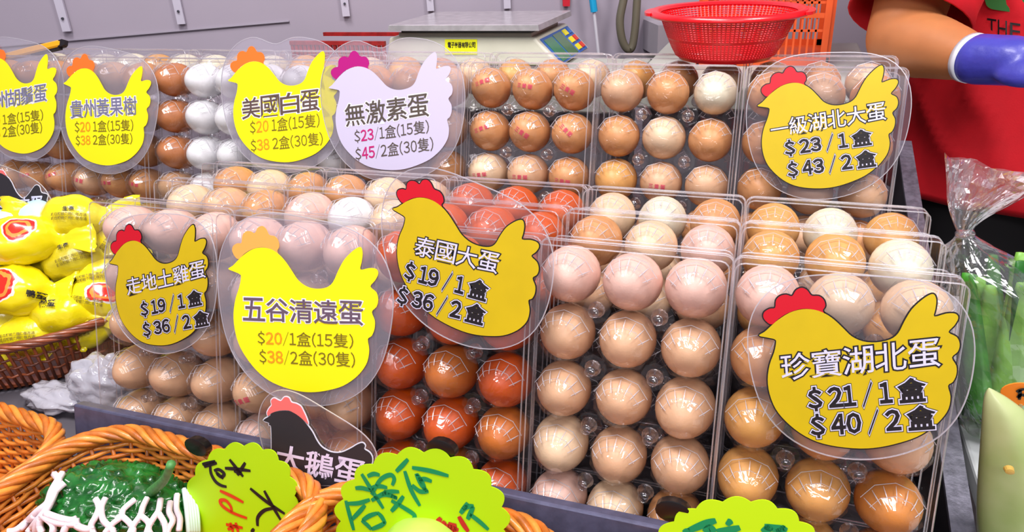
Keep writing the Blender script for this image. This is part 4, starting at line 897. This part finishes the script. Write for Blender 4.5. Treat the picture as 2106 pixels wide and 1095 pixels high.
g = G(); g.tube([og(1985 + 14 * math.cos(a), 482 + 3 * math.sin(a * 2), .009 * math.sin(a)) for a in [2 * math.pi * j / 20 for j in range(20)]], .0028, 6, closed=True); g.to('knot', bagf, t, smooth=True)
# pale gourd, pointed end up
YQ = .0
def oq(x, y, dy=0.0): return ony(x, y, YQ + dy)
gd = thing('winter_gourd', 'large pale yellow-green gourd with a pointed top, lower right corner', 'gourd', Vector((oq(2110, 1100).x, YQ, -.18)))
rings = []
for (cx, cy_, hw) in smoothpts([(2035, 799, 2), (2040, 806, 12), (2052, 822, 30), (2066, 845, 48), (2082, 885, 68), (2094, 935, 85), (2102, 1000, 99), (2107, 1070, 108), (2110, 1130, 106), (2110, 1190, 86), (2110, 1215, 50), (2110, 1225, 12)], 4, False):
    c = oq(cx, cy_); hx = (oq(cx + hw, cy_) - c).length
    rings.append([c + Vector((hx * math.cos(a) * (1 + .03 * math.cos(5 * a + 1)), hx * .8 * math.sin(a) * (1 + .03 * math.cos(5 * a + 1)), 0)) for a in [2 * math.pi * j / 40 for j in range(40)]])
g = G(); g.loft(rings); g.to('gourd_body', mat('gourd_skin', (192, 200, 146), .38, var2=(158, 178, 104), vscale=14, bump=.1, bscale=80, coat=.2), gd, smooth=True)
p = oq(2078, 975, -.0355); g = G(); g.loft([[p + Vector((.009 * s * math.cos(a), k, .007 * s * math.sin(a) * (1.2 if math.sin(a) > 0 else .8))) for a in [2 * math.pi * j / 14 for j in range(14)]] for s, k in ((.35, .005), (.3, .0012), (.12, .0009))]); g.to('scar', mat('scar_ochre', (196, 160, 74), .5), gd, label='ochre scar')
# orange round label behind the gourd
c = ony(2106, 812, .02); g = G(); g.prism([c + Vector((.014 * math.cos(a), 0, .009 * math.sin(a))) for a in [2 * math.pi * j / 24 for j in range(24)]], Vector((0, .001, 0))); t = thing('price_card', 'small orange card with black strokes cut off at the right edge', 'price card', c - Vector((0, 0, .009)))
g.to('card', mat('card_orange', (244, 130, 30), .5), t); PO = lambda x, y: ony(x, y, .0195)
strokes('black_writing', PO, [[(2090, 806), (2098, 802), (2108, 800)], [(2092, 818), (2100, 812), (2112, 815)], [(2098, 802), (2096, 822)]], .0012, Vector((0, -.0005, 0)), black, t)
g = G(); g.tube([c - Vector((0, -.001, .008)), Vector((c.x, c.y + .001, -.18))], .0015, 6); g.to('stick', mat('stick_wood', (190, 160, 110), .6), t)

# ------------------------------------------------------------------ stall keeper
skin = mat('skin', (184, 116, 70), .45, var=.06, vscale=25, bump=.08, bscale=300, sub=.08)
PX, PY = .485, .735
person = thing('person', 'person in a red shirt with blue-violet gloves and white bracelet, reaching over the cartons', 'person', (PX, PY, FLOOR))
def blob(bm, c, r, R=None):
    M = Matrix.Translation(Vector(c)) @ (R.to_4x4() if R is not None else Matrix.Identity(4)) @ Matrix.Diagonal((r[0], r[1], r[2], 1))
    bmesh.ops.create_icosphere(bm, subdivisions=3, radius=1, matrix=M)
def limb(bm, pts, rs, n=14):
    g = G(); k = len(pts); P = smoothpts([tuple(p) for p in pts], 6, False); RR = []
    for i in range(len(P)):
        f = i / (len(P) - 1) * (k - 1); j = min(k - 2, int(f)); RR.append(rs[j] + (rs[j + 1] - rs[j]) * (f - j))
    g.tube(P, RR, n); vs = [bm.verts.new(v) for v in g.v]
    for f in g.f: bm.faces.new([vs[i] for i in f])
    for p, r in ((pts[0], rs[0]), (pts[-1], rs[-1])): blob(bm, p, (r * .98,) * 3)
def fuse(name, bm, m, parent, vox, sm=4):
    me = bpy.data.meshes.new('tmp'); bm.to_mesh(me); bm.free(); o = bpy.data.objects.new('tmp', me); COL.objects.link(o)
    a = o.modifiers.new('r', 'REMESH'); a.mode = 'VOXEL'; a.voxel_size = vox; b_ = o.modifiers.new('s', 'SMOOTH'); b_.iterations = sm; b_.factor = .5
    m2 = bpy.data.meshes.new_from_object(o.evaluated_get(bpy.context.evaluated_depsgraph_get())); bpy.data.objects.remove(o)
    inv = origin_of(parent).inverted(); m2.transform(inv); m2.name = name; m2.polygons.foreach_set('use_smooth', [True] * len(m2.polygons)); m2.materials.clear(); m2.materials.append(m)
    return link(name, m2, parent)
ELB = ony(1852, 78, .55); WRI = ony(2006, 122, .45); HAND = ony(2098, 126, .42)
SH = Vector((PX - .165, PY - .01, .385)); SH2 = Vector((PX + .165, PY - .01, .385)); ELB2 = Vector((PX + .235, PY - .10, .10)); WRI2 = Vector((PX + .05, PY - .29, .045)); 
bm = bmesh.new(); V3 = Vector
limb(bm, [(PX, PY, -.02), (PX, PY + .01, .14), (PX, PY + .01, .30), (PX, PY + .01, .40)], [.13, .12, .13, .10]); blob(bm, (PX, PY, -.02), (.165, .115, .12)); blob(bm, (PX, PY, .30), (.165, .10, .13))
limb(bm, [(PX, PY + .01, .38), (PX, PY - .005, .46), (PX, PY - .015, .50)], [.062, .052, .05]); blob(bm, (PX, PY - .02, .585), (.072, .090, .105)); blob(bm, (PX, PY - .045, .53), (.052, .055, .045))
limb(bm, [(PX, PY - .10, .59), (PX, PY - .118, .562)], [.008, .013], 8)
for s in (-1, 1): blob(bm, (PX + s * .074, PY - .01, .575), (.008, .018, .028))
fa = (WRI - ELB)
limb(bm, [SH, (SH + ELB) / 2 + V3((-.012, 0, 0)), ELB], [.054, .047, .041]); limb(bm, [ELB, ELB + fa * .28 + V3((0, 0, -.001)), ELB + fa * .6, WRI], [.041, .0405, .034, .0240])
limb(bm, [WRI, WRI + (HAND - WRI) * .4], [.0235, .023])
limb(bm, [SH2, (SH2 + ELB2) / 2, ELB2], [.056, .050, .042]); limb(bm, [ELB2, ELB2 + (WRI2 - ELB2) * .3, WRI2], [.042, .043, .027])
for s in (-1, 1): limb(bm, [(PX + s * .085, PY, -.08), (PX + s * .09, PY - .01, -.50), (PX + s * .095, PY + .02, -.86)], [.085, .058, .04])
fuse('body', bm, skin, person, .007)
# face, hair
for s in (-1, 1):
    g = G(); c = V3((PX + s * .028, PY - .103, .592)); g.loft([[c + V3((.012 * math.sin(a) * math.cos(b), -.008 * math.cos(a), .007 * math.sin(a) * math.sin(b))) for b in [2 * math.pi * j / 12 for j in range(12)]] for a in (.1, .5, 1.0, 1.5)]); e = g.to('eye', white, person, smooth=True)
    g = G(); g.tube([c + V3((0, -.0078, 0)), c + V3((0, -.0088, 0))], .0038, 10); g.to('iris', mat('iris', (40, 26, 20), .2), e)
    g = G(); g.tube([c + V3((-.016, .004, .016)), c + V3((0, -.004, .020)), c + V3((.016, .004, .016))], .0022, 5); g.to('eyebrow', mat('hair_black', (22, 18, 18), .5), person)
g = G(); g.tube([(PX - .022, PY - .101, .530), (PX, PY - .108, .528), (PX + .022, PY - .101, .530)], [.002, .0042, .002], 8); g.to('mouth', mat('lips', (170, 88, 80), .4), person, smooth=True)
bm = bmesh.new(); blob(bm, (PX, PY - .005, .605), (.082, .096, .105)); 
for v in bm.verts:
    if v.co.y < PY - .055 and v.co.z < .645: v.co.y = PY - .055
    if v.co.z < .53: v.co.z = .53
fuse('hair', bm, mat('hair_black', (22, 18, 18), .5), person, .006)
# shirt: torso shell with soft folds, short sleeves
shirtm = mat('shirt_red', (206, 4, 26), .8, var=.05, vscale=40, bump=.15, bscale=500)
HZ = ony(1900, 425, .62).z
def torso(z, th, k=0.0):
    prof = [(HZ, .226, .140), (0.0, .218, .136), (.12, .208, .132), (.25, .205, .128), (.34, .195, .118), (.40, .150, .095), (.43, .085, .075), (.445, .070, .068)]
    for i in range(len(prof) - 1):
        if z <= prof[i + 1][0] or i == len(prof) - 2:
            f = max(0, min(1, (z - prof[i][0]) / (prof[i + 1][0] - prof[i][0]))); a = prof[i][1] + (prof[i + 1][1] - prof[i][1]) * f; b = prof[i][2] + (prof[i + 1][2] - prof[i][2]) * f; break
    fold = .006 * noise.noise(V3((th * 2.2, z * 5, 1))) + .007 * (1 - abs(noise.noise(V3((th * 2.5 + z * 7, z * 6 - th, 4))))) ** 4 * (1 if z < .25 else .4)
    a += fold + k; b += fold + k
    return V3((PX + a * math.cos(th), PY + b * math.sin(th), z))
rings = [[torso(HZ + (.445 - HZ) * i / 60, 2 * math.pi * j / 120) for j in range(120)] for i in range(61)]
inner = [[torso(HZ + (.445 - HZ) * i / 20 + (.002 if i == 0 else 0), 2 * math.pi * j / 120, -.004) for j in range(120)] for i in (3, 2, 1, 0)]
g = G(); g.loft(inner + rings, caps=False); g.to('shirt', shirtm, person, smooth=True)
def sleeve(S, E, f, sd):
    P = [S + V3((sd * -.03, 0, .012)), S, S + (E - S) * f * .5, S + (E - S) * f]; g = G(); Q = smoothpts([tuple(p) for p in P], 5, False); k = len(Q)
    g.tube(Q, [.060 + .012 * i / (k - 1) + .002 * math.sin(i * 1.7) for i in range(k)], 28, caps=False); o = g.to('sleeve', shirtm, person, smooth=True); m_ = o.modifiers.new('s', 'SOLIDIFY'); m_.thickness = .002
sleeve(SH, ELB, .93, -1); sleeve(SH2, ELB2, .7, 1)
# print on the shirt front, curved over it
def on_shirt(px, py, k=.006):
    p = ony(px, py, .61)
    for _ in range(8):
        u = max(-.98, min(.98, (p.x - PX) / (torso(p.z, math.pi, k).x - PX) * -1)); th = -math.acos(u); s = torso(p.z, th, k); p = ony(px, py, s.y)
    return p
def shirt_text(ch, x0, x1, y0, y1):
    vs, fs = glyph(ch, 0.0); a, b, c, d = min(v[0] for v in vs), max(v[0] for v in vs), min(v[1] for v in vs), max(v[1] for v in vs)
    build('shirt_lettering', [on_shirt(x0 + (v[0] - a) / (b - a) * (x1 - x0) + (y1 - y0) * .12 * ((v[1] - c) / (d - c)) * 0, y1 - (v[1] - c) / (d - c) * (y1 - y0) + (v[0] - a) / (b - a) * 3) for v in vs], fs, black, person)
shirt_text('T', 2030, 2049, 37, 70); shirt_text('H', 2052, 2071, 40, 75); shirt_text('E', 2077, 2099, 46, 80)
pts = smoothpts([(2022, -40), (2026, 2), (2034, 16), (2052, 21), (2080, 25), (2110, 32), (2150, 30), (2165, 5), (2150, -45), (2085, -70)], 4)
Qp = [on_shirt(x, y, .005) for x, y in pts]; cc = on_shirt(2092, -15, .005); g = G(); mid = [on_shirt((x + 2092) / 2, (y - 15) / 2, .005) for x, y in pts]; n = len(Qp)
g.add(Qp + mid + [cc], [(i, (i + 1) % n, n + (i + 1) % n, n + i) for i in range(n)] + [(n + i, n + (i + 1) % n, 2 * n) for i in range(n)]); g.to('shirt_print', mat('print_green', (44, 110, 44), .6), person, smooth=True)
# trousers
blk = mat('trousers_black', (20, 17, 20), .8); bm = bmesh.new()
blob(bm, (PX, PY, -.06), (.205, .135, .15))
for s in (-1, 1): limb(bm, [(PX + s * .09, PY, -.10), (PX + s * .095, PY - .01, -.50), (PX + s * .10, PY + .02, -.88)], [.112, .080, .062])
fuse('trousers', bm, blk, person, .012)
for s in (-1, 1):
    g = G(); g.loft([[V3((PX + s * .10 + .045 * w * math.cos(a), PY - .045 + .115 * w * math.sin(a), FLOOR + z)) for a in [2 * math.pi * j / 20 for j in range(20)]] for w, z in ((.95, .0), (1, .02), (.85, .05), (.5, .08))]); g.to('shoe', black, person, smooth=True)
# gloved hands: palm, four bent fingers, thumb, fused into one glove each
glove = mat('glove_violet_blue', (62, 62, 164), .4, var=.08, vscale=50, bump=.35, bscale=160, coat=.15)
def hand(W, d, palm_n, nm, th_side, S_=.86):
    d = d.normalized(); nz = (palm_n - d * palm_n.dot(d)).normalized(); sx = d.cross(nz)        # sx across the palm
    bm = bmesh.new(); T = lambda a, b, c: W + (d * a + sx * b + nz * c) * S_
    limb(bm, [T(-.012, 0, 0), T(.010, 0, 0), T(.03, 0, 0)], [.0275, .0265, .026])
    R = Matrix((d, sx, nz)).transposed(); blob(bm, T(.055, 0, 0), (.043, .037, .0165), R); blob(bm, T(.03, 0, 0), (.030, .027, .019), R)
    for i, (o_, l) in enumerate(((-.031, .066), (-.010, .076), (.011, .072), (.031, .056))):
        limb(bm, [T(.070, o_, 0), T(.098, o_ * 1.08, -.002), T(.098 + l * .45, o_ * 1.1, -.018), T(.098 + l * .62, o_ * 1.05, -.045), T(.098 + l * .5, o_, -.060)], [.0092, .0089, .0083, .0077, .0068], 10)
    s = th_side; limb(bm, [T(.022, s * .030, -.004), T(.050, s * .056, -.018), T(.078, s * .060, -.038), T(.098, s * .052, -.050)], [.0117, .0108, .0096, .0080], 10)
    return fuse(nm, bm, glove, person, .0032, 3)
hand(WRI + (HAND - WRI).normalized() * .014, HAND - WRI, V3((-.1, -.55, .85)), 'glove', -1)
hand(WRI2, V3((-.6, -.7, .1)), V3((0, -.4, .9)), 'glove', 1)
# white bracelet just before the glove
ax = (WRI - ELB).normalized(); u = ax.cross(V3((0, 0, 1))).normalized(); v = u.cross(ax); c = ELB + fa * .965; g = G()
g.loft([[c + ax * a_ + (u * math.cos(t_) + v * math.sin(t_)) * r_ for t_ in [2 * math.pi * j / 36 for j in range(36)]] for a_, r_ in ((-.0035, .0258), (-.004, .0270), (.004, .0265), (.0035, .0252), (-.0035, .0258))], caps=False); g.to('bracelet', mat('bracelet_white', (226, 228, 236), .3, coat=.4), person, smooth=True, label='white bracelet')
